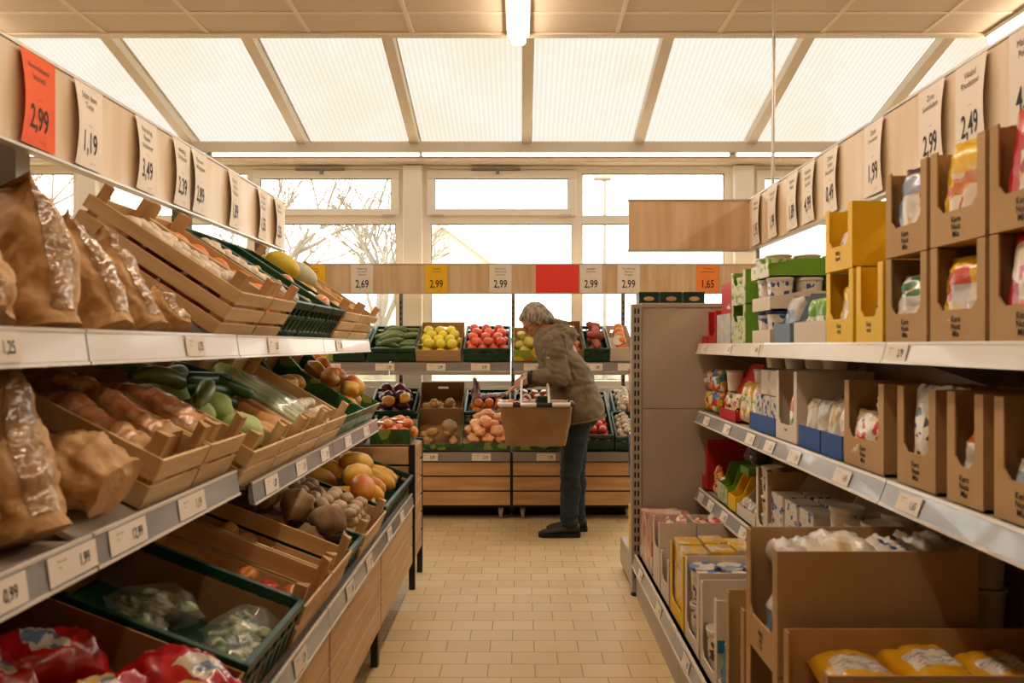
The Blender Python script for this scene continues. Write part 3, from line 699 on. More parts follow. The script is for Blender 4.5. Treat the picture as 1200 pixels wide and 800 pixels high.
def paper_bag(label, mx, w=.17, h=.30, t=.11, seed=0, group=None, crush=1.0, roll=False, name='paper_bag', win=None):
    """kraft bread bag: flat bottom, full belly, pinched top; a film window runs up the front (local -y) side"""
    T_ = thing(name, label, 'bag', mx, group); sd = Vector((seed * 5.3, seed * 2.1, 0)); n = 56; rings = []; m = 34
    def ring(tt, grow=0):
        z = tt * h; top = max(0, (tt - .62) / .38); belly = 1 - .10 * math.cos(tt * PI * 2)
        a = w / 2 * (1 - .10 * top) * (.98 + .04 * math.sin(tt * 3)); bb = t / 2 * belly * (1 - top) ** .75 + .004
        e = .45 + .35 * (1 - top); pts = []
        for k in range(n):
            th = 2 * PI * k / n; c, s = math.cos(th), math.sin(th)
            x = a * math.copysign(abs(c) ** e, c); y = bb * math.copysign(abs(s) ** e, s)
            p = Vector((x * 4, y * 4, z * 5)) ; q = Vector((x, y, z))
            d = noise.noise(p * 2.6 + sd) * .010 - abs(noise.noise(p * 5 + sd)) * .014 + (abs(noise.noise(p * 3.3 + sd * 2)) - .25) * .016 - abs(noise.noise(p * 11 + sd)) * .006
            q += Vector((c, s, .25 * s)) * (d * crush + grow)
            q.y += .02 * math.sin(tt * 2.4 + seed) * tt + .012 * top * math.sin(x * 40 + seed)
            q.z += noise.noise(Vector((x * 9, seed, 0))) * .014 * (tt > .97)
            pts.append(q)
        return pts
    b = MB(); rr = [ring(i / m) for i in range(m + 1)]; b.loft(rr)
    obj('paper_body', b.mesh('paper_body', M['kraft'], 75), T_)
    f = MB(); V = []
    k0, k1 = (int(n * .62), int(n * .88)) if win == 'broad' else (-int(n * .06), int(n * .06))
    for i in range(3, m - 1):
        r_ = ring(i / m, .0022); V.append([f.bm.verts.new(r_[k % n]) for k in range(k0, k1 + 1)])
    for a, c in zip(V, V[1:]):
        for i in range(len(a) - 1): f.bm.faces.new((a[i], a[i+1], c[i+1], c[i]))
    obj('film_window', f.mesh('film_window', M['film_roll'] if roll else M['film_bag'], 80), T_)
    return T_
# ------------------------------------------------------------------ left produce rack
TIER = {'topflat': (-.862, 1.398, 0.0), 'nearflat': (-.822, 1.016, 0.0), 'top': (-.862, 1.398, R(33)), 'near': (-.822, 1.016, R(27)), 'far': (-.822, .960, R(30)), 'low': (-.632, .538, R(21))}
def tier_mx(t, y, lift=0, du=.014):
    x, z, a = TIER[t]; u = Vector((-math.cos(a), 0, math.sin(a))); w_ = Vector((math.sin(a), 0, math.cos(a)))
    return frame(Vector((x, y, z)) + w_ * (lift + .002) + u * du, u, w_)
rack = thing('produce_rack', 'long slatted wood and metal rack holding the crates left of the aisle', 'shelving', loc=(-1.4, 2.5, 0))
def rel(b, n_, m, parent=rack, smooth=None):
    me = b.mesh(n_, m, smooth); me.transform(Matrix.Translation(-parent.location)); return obj(n_, me, parent)
for y in (.62, 1.6, 2.1, 3.15, 4.12): rel(MB().box((-1.47, y - .03, 0), (-1.41, y + .03, 2.0)), 'upright', M['steel'])
for y in (.62, 1.6, 2.1, 3.15, 4.05): rel(MB().box((-1.42, y - .01, 1.96), (-1.326, y + .01, 1.985)), 'sign_bracket', M['steel'])
rel(MB().box((-1.44, .6, .2), (-1.43, 4.12, 1.55)), 'back_panel', M['panel_grey'])  # panel added across the open back to keep the background dim
MODS = [(.62, 1.47), (1.475, 2.335), (2.345, 3.19), (3.2, 4.12)]
for a, b in MODS:
    for z in (.17, .273, .376): rel(MB().box((-.622, a + .004, z), (-.604, b - .004, z + .098), bev=.002), 'plank', M['plank'])
    rel(MB().box((-.64, a, .17), (-.623, b, .47)), 'plank_backing', M['black_metal'])
    rel(MB().box((-1.4, a + .1, .1), (-.75, b - .1, .17)), 'chassis', M['black_metal'])
def castor(parent, x, y, lx=0):
    b = MB(); T = Matrix.Translation((x, y, .045)) @ Matrix.Rotation(PI/2, 4, 'Y' if lx == 0 else 'X'); b.lathe([(0, -.014), (.042, -.014), (.045, -.008), (.045, .008), (.042, .014), (0, .014)], 18, T=T)
    o = rel(b, 'castor', M['castor_grey'], parent, 40)
    f = MB(); f.box((x - .022, y - .022, .05), (x - .016, y + .022, .12)); f.box((x + .016, y - .022, .05), (x + .022, y + .022, .12)); f.box((x - .025, y - .025, .10), (x + .025, y + .025, .17)); me = f.mesh('castor_fork', M['steel']); me.transform(Matrix.Translation(-parent.location)); obj('castor_fork', me, o)
for y in (.9, 2.25, 2.5, 3.1, 3.75): castor(rack, -.72, y)
for y in (1.47, 2.34, 3.195): rel(MB().box((-.645, y - .02, .0), (-.615, y + .02, .472)), 'post', M['black_metal'])
def left_shelf(t, a, b, deck, m, label, h=.052):
    x, z, an = TIER[t]; T_ = thing('display_shelf', label, 'shelf', tier_mx(t, (a + b) / 2, -.003, 0)); L_ = (b - a) / 2 - .003
    dk = MB(); dk.box((0, -L_, -.014), (deck, L_, 0), bev=.002)
    for k in (-.6, .6): dk.box((.05, k * L_ - .012, -.06), (deck, k * L_ + .012, -.014))
    obj('deck', dk.mesh('deck', M['shelf_grey']), T_)
    inv = T_.matrix_world.inverted(); rx = .022
    r = MB(); r.prism([(x + rx - .012, z + .012), (x + rx - .004, z + .012), (x + rx, z + .006), (x + rx + .008, z - h + .004), (x + rx + .003, z - h - .004), (x + rx - .008, z - h)], a + .003, b - .003, 'y'); me = r.mesh('price_rail', m); me.transform(inv); obj('price_rail', me, T_)
    e = MB(); e.prism([(x + rx - .004, z + .013), (x + rx + .002, z + .012), (x + rx + .002, z + .006), (x + rx - .004, z + .006)], a + .003, b - .003, 'y'); me = e.mesh('rail_lip', M['rail_white_sheen']); me.transform(inv); obj('rail_lip', me, T_); e = MB(); e.prism([(x + rx + .004, z - h - .004), (x + rx + .012, z - h - .004), (x + rx + .011, z - h + .002), (x + rx + .005, z - h + .002)], a + .003, b - .003, 'y')
    me = e.mesh('rail_lip', M['rail_white_sheen']); me.transform(inv); obj('rail_lip', me, T_)
    return T_
for a, b, nm in ((.62, 1.43, 'under the big paper bread bags, closest stretch'), (1.43, 2.19, 'under the leaning paper bags'), (2.19, 3.14, 'under the green and wooden crates'), (3.14, 4.1, 'at its far end by the yellow sign')):
    left_shelf('topflat' if b < 2.2 else 'top', a, b, .53, M['rail_white_sheen'], f'top produce shelf with painted white lamp sheen {nm}')
for a, b, nm in ((.62, 1.385, 'with the 1,99 label below the paper bags'), (1.385, 2.09, 'under the bread bag crates')): left_shelf('near' if b > 2 else 'nearflat', a, b, .53, M['rail_clear'], f'grey fronted middle produce shelf {nm}')
for a, b, nm in ((2.2, 3.14, 'under the cabbage and butternut crates'), (3.14, 4.12, 'under the dark mango crates')): left_shelf('far', a, b, .56, M['rail_clear'], f'grey fronted middle produce shelf {nm}')
for a, b, nm in ((.62, 1.47, 'under the red potato bags'), (1.47, 2.34, 'under the green salad crate'), (2.34, 3.19, 'under the wooden apple crates'), (3.19, 4.15, 'under the papaya crate')): left_shelf('low', a, b, .62, M['rail_clear'], f'grey fronted lowest produce shelf {nm}')
def left_label(t, y, price, label, grp, w=.14, h=.05):
    x, z, an = TIER[t]; nrm = Vector((1, 0, .13)).normalized()
    rail_label(label, frame(Vector((x + .0275, y, z - .021)) + nrm * .0012, (0, 1, 0), nrm), price, grp, w, h)
for y, p in ((.98, '1,49'), (1.12, '0,99'), (1.315, '1,99'), (1.5, '12,99'), (1.79, '1,19')): left_label('near', y, p, f'white shelf label priced {p} on the middle shelf edge under the bread', 'labels on the middle left shelf edge')
for y, p in ((2.36, '1,29'), (2.68, '1,79'), (3.0, '2,49'), (3.4, '1,59'), (3.8, '1,69')): left_label('far', y, p, f'white shelf label priced {p} on the middle shelf edge beyond the bread crates', 'labels on the middle left shelf edge', .12)
for y, p in ((1.62, '2,29'), (2.03, '1,39'), (2.62, '1,88'), (2.95, '2,19'), (3.4, '0,89'), (3.75, '2,79')): left_label('low', y, p, f'white shelf label priced {p} on the lowest shelf edge above the planks', 'labels on the lowest left shelf edge', .11)
for y, p in ((1.18, '1,25'), (1.9, '1,75'), (2.5, '1,35'), (3.4, '2,59')): left_label('top', y, p, f'pale shelf label priced {p} on the top left shelf edge', 'labels on the top left shelf edge', .11)
# top tier: paper bags, then crates
def lean_bag(x, y, z, lean, yaw, label, **k):
    mx = Matrix.Translation((x, y, z)) @ Matrix.Rotation(R(yaw), 4, 'Z') @ Matrix.Rotation(R(-lean), 4, 'Y')
    return paper_bag(label, mx, **k)
lean_bag(-.925, 1.43, 1.405, 14, -22, 'tall paper bread bag with pinched top, biggest on the top left shelf', w=.16, h=.295, t=.12, seed=1)
lean_bag(-.92, 1.655, 1.405, 28, -18, 'paper bread bag leaning back right of the tallest bag', w=.135, h=.285, t=.10, seed=2)
lean_bag(-.915, 1.80, 1.405, 30, -16, 'paper bread bag leaning against the wooden crate side', w=.13, h=.275, t=.09, seed=3)
lean_bag(-.915, 1.95, 1.405, 38, -14, 'small crumpled paper bag at the foot of the wooden crate', w=.13, h=.14, t=.09, seed=4)
lean_bag(-.93, 1.24, 1.405, 30, -30, 'paper bread bag lying low at the picture edge', w=.17, h=.16, t=.15, seed=5, crush=1.3)
lean_bag(-1.13, 1.36, 1.405, 25, 4, 'paper bag peeking up behind the tallest bread bag', w=.15, h=.34, t=.1, seed=6, crush=1.4)
lean_bag(-1.08, 1.60, 1.405, 25, 4, 'paper bag squeezed into the dark gap behind the leaning bags', w=.1, h=.14, t=.09, seed=7)
lean_bag(-1.1, 1.18, 1.405, 25, 4, 'crumpled paper bag at the picture edge under the orange sign', w=.15, h=.33, t=.1, seed=8, crush=1.4)
TL, TH = .50, .15
def tc(t, a, b): return tier_mx(t, (a + b) / 2), b - a
m, w_ = tc('top', 2.09, 2.36); wood_crate('wooden crate right beside the paper bags on the top shelf', TL, w_, TH, m, rows=3)
heap('red_onion', m, .05, .45, -.09, .09, .008, 2, 'red onion in the wooden crate beside the paper bags', 'red onions in the first top crate', rise=.02)
heap('garlic', m, .10, .42, -.09, .09, .100, 1, 'white garlic bulb heaped on the wooden crate beside the paper bags', 'garlic bulbs on the first top crate')
m, w_ = tc('top', 2.365, 2.605); wood_crate('second wooden crate from the paper bags on the top shelf', TL, w_, TH, m, rows=3)
heap('orange', m, .03, .47, -.1, .1, .006, 2, 'orange in the second wooden crate of the top shelf', 'oranges in the second top crate')
m, w_ = tc('top', 2.61, 2.84); plastic_crate('green crate touching the wooden crates on the top shelf', TL, w_, .15, m)
heap('garlic', m, .03, .46, -.09, .09, .060, 2, 'pale garlic bulb in the green crate touching the wooden crates', 'garlic in the top green crate')
m, w_ = tc('top', 2.845, 3.13); plastic_crate('middle green crate of the three on the top shelf', TL, w_, .15, m)
heap('pear', m, .03, .40, -.11, .11, .045, 1, 'yellow pear in the middle green crate of the top shelf', 'pears in the top green crate')
m, w_ = tc('top', 3.135, 3.34); plastic_crate('narrow green crate with red nets on the top shelf', TL, w_, .15, m)
M_net1 = m
m, w_ = tc('top', 3.345, 3.66); wood_crate('wooden crate beyond the green crates on the top shelf', TL, w_, TH, m, rows=3)
heap('mango', m, .04, .46, -.12, .12, .045, 1, 'orange red mango in the wooden crate beyond the green crates', 'mangoes in the far top crate', rise=.05)
m, w_ = tc('top', 3.665, 4.08); wood_crate('last wooden crate at the far end of the top shelf', TL, w_, TH, m, rows=3)
heap('potato', m, .03, .47, -.17, .17, .02, 2, 'potato in the last wooden crate of the top shelf', 'potatoes in the last top crate')
for i, (u, v, n_) in enumerate([(.36, .05, 'yellow melon lying at the back of the far top wooden crate'), (.30, -.06, 'pale melon beside the yellow melon in the far top wooden crate')]):
    me = sphere('melon', mat(f'melon_skin_{i}', ['#cdb52c', '#c4c3a8'][i], .45, ['#b9a020', '#aeb093'][i], 8), .085, .055, .055, .05, .004, i)
    o = obj('melon', me); tag(o, n_, 'melon'); o.matrix_world = M_net1 @ Matrix.Translation((u + .02, v - .24, .16)) @ Matrix.Rotation(R(20), 4, 'Z')
def net(label, mx, kind, n=7, seed=0, m='net_red', group=None, s=1.0):
    rnd = random.Random(seed); t = thing('fruit_net', label, 'net', mx, group); b = MB(); r = WIDE[kind] * s; k = 0
    for l in range(2):
        for i in range(3 if l == 0 else 2):
            for j in range(2 if l == 0 else 1):
                if k < n: b.ell(((i - (1 if l == 0 else .5)) * r * 1.7 + rnd.uniform(-.1, .1) * r, (j - .5 if l == 0 else 0) * r * 1.7, r + l * r * 1.35), (r, r, r * .95), n=12); k += 1
    b.tube([(r * 2.3, 0, r * .9), (r * 3.2, .01, r * .8), (r * 3.8, .0, r * .9)], [r * .45, r * .1, r * .22], 8)
    obj('net_body', b.mesh('net_body', M.get(m) or P[m], 60), t)
    q = MB(); q.box((-r * 1.1, -.035 * s, r * 2.95), (r * .9, .035 * s, r * 2.98)); q.warp(lambda p: Vector((p.x, p.y, p.z - 6 * p.x * p.x)))
    obj('net_label', q.mesh('net_label', M['paper_white']), t); return t
net('red netted fruit in the narrow green crate at the front', M_net1 @ Matrix.Translation((.12, 0, .03)), 'orange', 7, 1, 'net_red')
net('red netted fruit in the narrow green crate further back', M_net1 @ Matrix.Translation((.30, 0, .02)), 'orange', 7, 2, 'net_red')
# middle tier
lean_bag(-.875, 1.30, 1.035, 22, -20, 'biggest paper bread bag on the middle left shelf with film front', w=.17, h=.33, t=.13, seed=11)
paper_bag('short squat paper bag in front of the bread crate on the middle shelf', tier_mx('near', 1.485) @ Matrix.Translation((.01, 0, .075)) @ Matrix(((0, 0, 1), (-1, 0, 0), (0, -1, 0))).to_4x4(), w=.16, h=.22, t=.13, seed=12, crush=1.5)
lean_bag(-.87, 1.14, 1.035, 30, -20, 'paper bag cut by the picture edge above the 1,99 label', w=.14, h=.2, t=.12, seed=13)
ML, MH = .48, .125
LIE = Matrix(((0, 0, 1), (-1, 0, 0), (0, -1, 0))).to_4x4()
m, w_ = tc('near', 1.60, 1.845); wood_crate('wooden crate holding two paper bread bags behind the squat bag', ML, w_, MH, m)
for i, (v, n_) in enumerate(((.055, 'bread bag lying in the wooden crate, film side up, closer to the squat bag'), (-.055, 'bread bag lying in the wooden crate, film side up, closer to the cabbages'))):
    paper_bag(n_, m @ Matrix.Translation((.06, v, .075 + .01 * i)) @ LIE, w=.10, h=.37, t=.12, seed=20 + i, roll=True, win='broad')
m, w_ = tc('near', 1.85, 2.085); wood_crate('wooden crate with a bread bag beside the shelf edge step', ML, w_, MH, m)
paper_bag('bread bag with orange rolls showing in the crate by the shelf edge step', m @ Matrix.Translation((.05, .01, .09)) @ LIE, w=.14, h=.36, t=.11, seed=24, roll=True, win='broad')
m, w_ = tc('far', 2.13, 2.41); wood_crate('wooden crate of green cabbages on the middle shelf', ML, w_, MH, m)
for i, (u, v, w0) in enumerate(((.10, -.03, .11), (.22, .06, .10), (.23, -.08, .11), (.35, 0, .1), (.09, .09, .07))): put('cabbage', m, (u, v, w0), 'pale green cabbage in the wooden crate on the middle shelf', 'cabbages in the middle crate')
lay('zucchini', m, [(.30, .05, .165, 70, 0), (.36, -.05, .17, 100, 0), (.26, -.02, .18, 110, 5), (.40, .08, .15, 60, 0)], 'green zucchini lying over the cabbages', 'zucchini over the cabbages')
m, w_ = tc('far', 2.415, 2.64); wood_crate('wooden crate of butternut squash on the middle shelf', ML, w_, MH, m)
lay('butternut', m, [(.03, .045, .075, 15, 0), (.04, -.05, .08, -8, 0)], 'tan butternut squash at the front of its wooden crate', 'butternut squash in the middle crate')
lay('cucumber', m, [(.24, -.06, .10, 60, 0), (.28, -.09, .12, 75, 0), (.33, -.1, .15, 85, 0), (.22, -.11, .14, 40, 0), (.36, -.06, .1, 70, 0)], 'dark green cucumber behind the butternut squash', 'cucumbers behind the butternut')
m, w_ = tc('far', 2.645, 2.92); wood_crate('wooden crate of bagged leeks on the middle shelf', ML, w_, MH, m)
def leek_bag(label, mx, seed, group):
    t = thing('leek_bag', label, 'vegetable bag', mx, group); rnd = random.Random(seed); b = MB()
    for i in range(9):
        y = rnd.uniform(-.035, .035); z = rnd.uniform(.01, .05); b.tube([(0, y * .6, z), (.14, y, z + .01), (.28, y * 1.5, z + .005)], [.011, .010, .014], 8)
    obj('leek_stems', b.mesh('leek_stems', P['leek_white'], 60), t)
    me = pillow_mesh('film_sleeve', .12, .32, .085, [cached('flm', lambda: film('film_clear', '#dfe6d8', .8))], seed, None, .006, 10, 14); me.transform(Matrix.Rotation(R(90), 4, 'Y') @ Matrix.Rotation(R(90), 4, 'Z')); me.transform(Matrix.Translation((-.02, 0, .03)))
    obj('film_sleeve', me, t); return t
leek_bag('film bag of leeks in the wooden crate, nearer the butternut', m @ Matrix.Translation((.06, .06, .09)), 1, None)
leek_bag('film bag of leeks in the wooden crate, nearer the dark crates', m @ Matrix.Translation((.08, -.06, .09)), 2, None)
heap('cucumber' if False else 'cabbage', m, .30, .46, -.1, .1, .05, 1, 'dark shaded cabbage behind the leek bags', 'cabbages behind the leeks')
m, w_ = tc('far', 2.925, 3.27); wood_crate('wooden crate beside the dark lined crates on the middle shelf', ML, w_, MH, m)
heap('garlic', m, .03, .2, -.13, .13, .03, 2, 'garlic bulb in the wooden crate beside the dark lined crates', 'garlic in the middle crate')
for i, (a, b, n_) in enumerate(((3.275, 3.7, 'printed green crate lined in dark paper beside the mango crate'), (3.705, 4.1, 'printed green crate of orange mangoes at the far shelf end'))):
    m, w_ = tc('far', a, b); card_tray(n_, .5, w_, .115, m, m='card_dark', pm='green_print', front=.105, back=.16, name='printed_tray')
    heap('mango', m, .05 if i else .25, .44, -w_ / 2 + .03, w_ / 2 - .03, .01, 2 if i else 1, 'orange mango heaped in the far printed tray' if i else 'mango deep inside the dark lined tray', 'mangoes far tray' if i else 'mangoes dark tray')
    if i: heap('orange', m, .12, .40, -.12, .12, .11, 1, 'large orange fruit on top of the mango heap at the shelf end', 'fruit topping the mango tray', skip=.3)
# lowest tier
LL, LH = .56, .13
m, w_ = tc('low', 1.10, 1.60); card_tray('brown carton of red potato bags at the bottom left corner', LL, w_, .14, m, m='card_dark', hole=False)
PB = [(.24, .15, .10, 20), (.17, .0, .10, -25), (.38, .06, .11, 60), (.09, -.16, .115, 75), (.36, -.12, .08, -30)]
PBL = ['red potato bag with crimped end standing up in the brown carton', 'red potato bag lying in the middle of the brown carton', 'red potato bag at the dark back of the brown carton', 'red potato bag with pale label beside the green crate', 'red potato bag at the back of the carton near the green crate']
for i, ((u, v, z, a), n_) in enumerate(zip(PB, PBL)):
    t = thing('potato_bag', n_, 'bag of potatoes', m @ Matrix.Translation((u, v, z)) @ Matrix.Rotation(R(a), 4, 'Z') @ Matrix.Rotation(R(90), 4, 'X'), 'red potato bags in the brown carton')
    me = cached(('pbag', i), lambda: pillow_mesh('film_body', .16, .22, .12, [P['potato_bag'], P['potato_bag_label']], 30 + i, [(.22, .78, .25, .62)], .012)); me2 = me; 
    o = obj('film_body', me2, t, loc=(0, 0, -.11))
m, w_ = tc('low', 1.605, 2.03); plastic_crate('big green crate lined with cardboard holding bagged salad', LL, w_, .15, m, liner=True)
P['salad'] = mat('produce_salad', '#3d6128', .5, '#cfd3a8', 26, ramp=(.42, .6), rand=.1)
SB = [(.08, .03, .045, 10, 'salad bag at the front of the lined green crate'), (.10, -.12, .045, -12, 'salad bag in the front corner of the lined green crate'), (.30, .10, .05, 40, 'salad bag in the shaded back of the lined green crate'), (.33, -.08, .04, -30, 'salad bag at the back corner of the lined green crate')]
M['film_clear'] = film('film_clear_salad', '#e8efe0', .82)
for i, (u, v, z, a, n_) in enumerate(SB):
    t = thing('salad_bag', n_, 'salad bag', m @ Matrix.Translation((u, v, z)) @ Matrix.Rotation(R(a), 4, 'Z'))
    b = MB(); rnd = random.Random(i)
    for k in range(34):
        c = Vector((rnd.uniform(-.05, .05), rnd.uniform(-.06, .06), rnd.uniform(-.01, .035))); b.ell(c, (.03, .016, .006), Matrix.Rotation(rnd.uniform(0, 3), 3, 'Z') @ Matrix.Rotation(rnd.uniform(-.7, .7), 3, 'X'), 8)
    b.warp(lambda p: p + Vector((0, 0, 1)) * noise.noise(p * 60) * .006)
    obj('leaves', b.mesh('leaves', P['salad'], 60), t)
    me = pillow_mesh('film_body', .16, .2, .10, [M['film_clear']], 40 + i, None, .008, 12, 14); me.transform(Matrix.Translation((0, 0, -.1))); me.transform(Matrix.Rotation(R(90), 4, 'X')); me.transform(Matrix.Translation((0, 0, .01))); obj('film_body', me, t)
m, w_ = tc('low', 2.035, 2.335); wood_crate('wooden crate with a few red apples next to the big green crate', LL, w_, LH, m)
for u, v in ((.06, .0), (.075, -.09), (.14, .04), (.15, -.06), (.22, .0), (.23, -.09), (.31, -.03), (.24, .08), (.05, .09)): put('apple', m, (u, v, .042), 'red and yellow apple lying in the wooden crate by the big green crate', 'apples in the low wooden crate')
m, w_ = tc('low', 2.34, 2.60); wood_crate('nearly empty wooden crate with cardboard inside on the lowest shelf', LL, w_, LH, m)
obj_ = MB(); obj_.box((.045, -.08, .008), (.50, .03, .013)); obj_.box((.24, -.08, .008), (.245, .10, .06)); o = obj('cardboard_sheet', obj_.mesh('cardboard_sheet', M['card_in'])); tag(o, 'folded cardboard sheet inside the nearly empty wooden crate', 'cardboard'); o.matrix_world = m
for u, v in ((.33, -.05), (.37, .02), (.41, -.08)): put('apple', m, (u, v, .05), 'red apple at the back of the nearly empty wooden crate', 'apples in the nearly empty crate')
m, w_ = tc('low', 2.605, 2.86); plastic_crate('green crate of round brown celeriac on the lowest shelf', LL, w_, .11, m)
for u, v, z in ((.17, .05, .07), (.20, -.06, .07), (.31, .06, .07), (.34, -.06, .07), (.255, .0, .165), (.13, -.0, .15), (.45, .0, .08), (.38, .02, .17)): put('celeriac', m, (u, v, z), 'round brown celeriac heaped in the low green crate', 'celeriac in the low green crate')
for u, v in ((.06, .07), (.05, .0), (.07, -.07), (.13, -.03), (.12, .08)): put('garlic', m, (u, v, .05), 'white bulb at the front of the celeriac crate', 'white bulbs in front of the celeriac')
lay('aubergine', m, [(.04, -.02, .10, 20, 0)], 'dark aubergine lying across the white bulbs', None)
m, w_ = tc('low', 2.865, 3.30); wood_crate('wooden crate of mushrooms beside the celeriac', LL, w_, .11, m)
heap('mushroom', m, .04, .5, -.18, .18, .03, 3, 'tan mushroom in the wooden crate beside the celeriac', 'mushrooms in the low crate', skip=.15)
m, w_ = tc('low', 3.305, 4.13); plastic_crate('wide dark green crate of yellow papayas at the far end', LL, w_, .12, m)
lay('papaya', m, [(.06, .28, .07, 10, 0), (.05, .12, .07, -6, 0), (.07, -.04, .07, 8, 0), (.05, -.2, .07, -10, 0), (.06, -.33, .07, 4, 0), (.28, .2, .08, 20, 0), (.30, .02, .08, -15, 0), (.27, -.15, .09, 12, 0), (.17, .08, .15, 70, 0), (.2, -.14, .15, 50, 0), (.3, -.3, .09, 0, 0)], 'yellow orange papaya heaped in the wide dark green crate', 'papayas in the far low crate')
lay('papaya', m, [(.17, .26, .15, 110, 0)], 'papaya lying across the others closest to the mushroom crate', None)
# end unit of the rack
eu = thing('wooden_end_unit', 'tall plank clad end unit with black corner posts closing the left rack', 'display unit', loc=(-1.0, 4.37, 0))
for x in (-1.4, -.618):
    for y in (4.2, 4.52): rel(MB().box((x - .016, y - .016, 0), (x + .016, y + .016, .815)), 'corner_post', M['black_metal'], eu)
for k in range(6):
    z = .165 + k * .108
    rel(MB().box((-1.38, 4.19, z), (-.636, 4.205, z + .096), bev=.002), 'plank', M['plank'], eu)
    rel(MB().box((-.618, 4.218, z), (-.604, 4.504, z + .096), bev=.002), 'plank', mat('plank_side', '#cfa577', .5, '#bb8d5d', 6, (4, .35, 4)) if k == 0 else bpy.data.materials['plank_side'], eu)
rel(MB().box((-1.38, 4.206, .165), (-.62, 4.214, .81)), 'backing', M['black_metal'], eu)
rel(MB().box((-1.4, 4.2, .79), (-.61, 4.52, .805)), 'top_board', M['shelf_grey'], eu)
m = frame((-.745, 4.21, .812), (0, 1, .06), (0, -.06, 1)); card_tray('printed green tray of netted oranges on the wooden end unit', .30, .235, .10, m, m='card', pm='green_print', front=.09, back=.1, hole=False, name='printed_tray')
for i, (u, v, n_) in enumerate(((.07, .055, 'orange net at the front of the end unit tray, aisle side'), (.08, -.06, 'orange net at the front of the end unit tray, away from the aisle'), (.20, .0, 'orange net lying at the back of the end unit tray'))):
    net(n_, m @ Matrix.Translation((u, v, .03)) @ Matrix.Rotation(R(90 + 20 * i), 4, 'Z'), 'orange', 7, 5 + i, 'net_red', s=.8)
m = frame((-1.12, 4.21, .812), (0, 1, .06), (0, -.06, 1)); card_tray('cardboard tray of potatoes hidden mostly by the left rack', .30, .44, .10, m, hole=False)
heap('potato', m, .03, .27, -.18, .18, .02, 2, 'potato in the tray on the wooden end unit', 'potatoes on the end unit')
# ------------------------------------------------------------------ produce stand along the windows
STANDS = [(-2.08, -1.08, 'left module of the produce stand, mostly behind the left rack'), (-1.075, -.085, 'middle module of the window produce stand'), (-.07, .93, 'module of the window produce stand behind the shopper')]
F0, U0 = 5.86, 6.05
def R_(b, n_, m, p, smooth=None):
    me = b.mesh(n_, m, smooth); me.transform(Matrix.Translation(-p.location)); return obj(n_, me, p)
TA = R(25)
for a, b, n_ in STANDS:
    t = thing('produce_stand', f'wood slatted {n_}', 'display stand', loc=((a + b) / 2, 6.2, 0))
    for z in (.115, .232, .349): R_(MB().box((a + .004, F0, z), (b - .004, F0 + .018, z + .104), bev=.002), 'plank', mat('plank_x', '#cfa577', .5, '#bb8d5d', 6, (.35, 4, 4)) if 'plank_x' not in bpy.data.materials else bpy.data.materials['plank_x'], t)
    R_(MB().box((a, F0 + .019, .1), (b, F0 + .03, .5)), 'backing', M['black_metal'], t)
    R_(MB().box((a, F0 + .03, .09), (b, 6.64, .13)), 'chassis', M['black_metal'], t); R_(MB().box((a + .002, F0 + .16, .004), (b - .002, F0 + .18, .1)), 'under_shade', M['slot_black'], t)  # black sheet under the stand paints in the shade there
    R_(MB().prism([(F0 - .012, .462), (F0 + .03, .462), (F0 + .03, .532), (F0 - .004, .532)], a + .004, b - .004, 'x'), 'price_rail', M['rail_back'], t)
    R_(MB().prism([(F0 + .03, .515), (6.64, .515 + (6.64 - F0 - .03) * math.tan(TA)), (6.64, .53 + (6.64 - F0 - .03) * math.tan(TA)), (F0 + .03, .53)], a + .004, b - .004, 'x'), 'tray', M['black_metal'], t)
    for x in ((a - .004, b - .018) if b > .5 else (a - .004,)):
        R_(MB().box((x - .016, 6.65, 0), (x + .016, 6.70, 1.838)), 'upright', M['steel'], t)
        s = MB()
        for k in range(22): s.box((x - .005, 6.646, .7 + k * .05), (x + .005, 6.651, .725 + k * .05))
        R_(s, 'upright_slots', M['slot_black'], t)
        R_(MB().box((x - .012, F0 + .02, .09), (x + .012, 6.66, .52)), 'side_frame', M['black_metal'], t)
        R_(MB().prism([(U0 + .03, 1.17), (6.66, 1.30), (6.66, 1.40), (U0 + .03, 1.19)], x - .006, x + .006, 'x'), 'shelf_bracket', M['black_metal'], t)
    for x in (a + .08, b - .08): castor(t, x, F0 + .08)
    R_(MB().prism([(U0 - .008, 1.165), (U0 + .02, 1.165), (U0 + .02, 1.237), (U0, 1.237)], a + .004, b - .004, 'x'), 'upper_price_rail', M['rail_back'], t)
    R_(MB().prism([(U0 + .02, 1.215), (6.55, 1.215 + (6.55 - U0 - .02) * math.tan(R(24))), (6.55, 1.23 + (6.55 - U0 - .02) * math.tan(R(24))), (U0 + .02, 1.23)], a + .004, b - .004, 'x'), 'upper_tray', M['shelf_grey'], t)
    R_(MB().prism([(U0 - .004, 1.135), (U0 + .03, 1.135), (U0 + .03, 1.163), (U0 - .004, 1.163)], a + .004, b - .004, 'x'), 'shelf_lip', M['shelf_grey'], t)
def back_mx(x, row):
    y, z, an = {'up': (U0 + .022, 1.245, R(24)), 'front': (F0 + .022, .545, TA), 'rear': (F0 + .012 + .39 * math.cos(TA), .549 + .39 * math.sin(TA), TA)}[row]
    return frame((x, y, z), (0, math.cos(an), math.sin(an)), (0, -math.sin(an), math.cos(an)))
def back_label(px, y, z, price, lab, grp, w=.155, h=.058): rail_label(lab, frame((X_(px, y), y, z), (1, 0, .0), (0, -1, .0)), price, grp, w, h)
for px, p in ((388, '1,29'), (451, '1,99'), (511, '2,99'), (563, '0,99'), (625, '1,69'), (695, '1,89'), (735, '1,09')): back_label(px, U0 - .0125, 1.2, p, f'white shelf label priced {p} on the upper rail before the windows', 'labels on the upper stand rail')
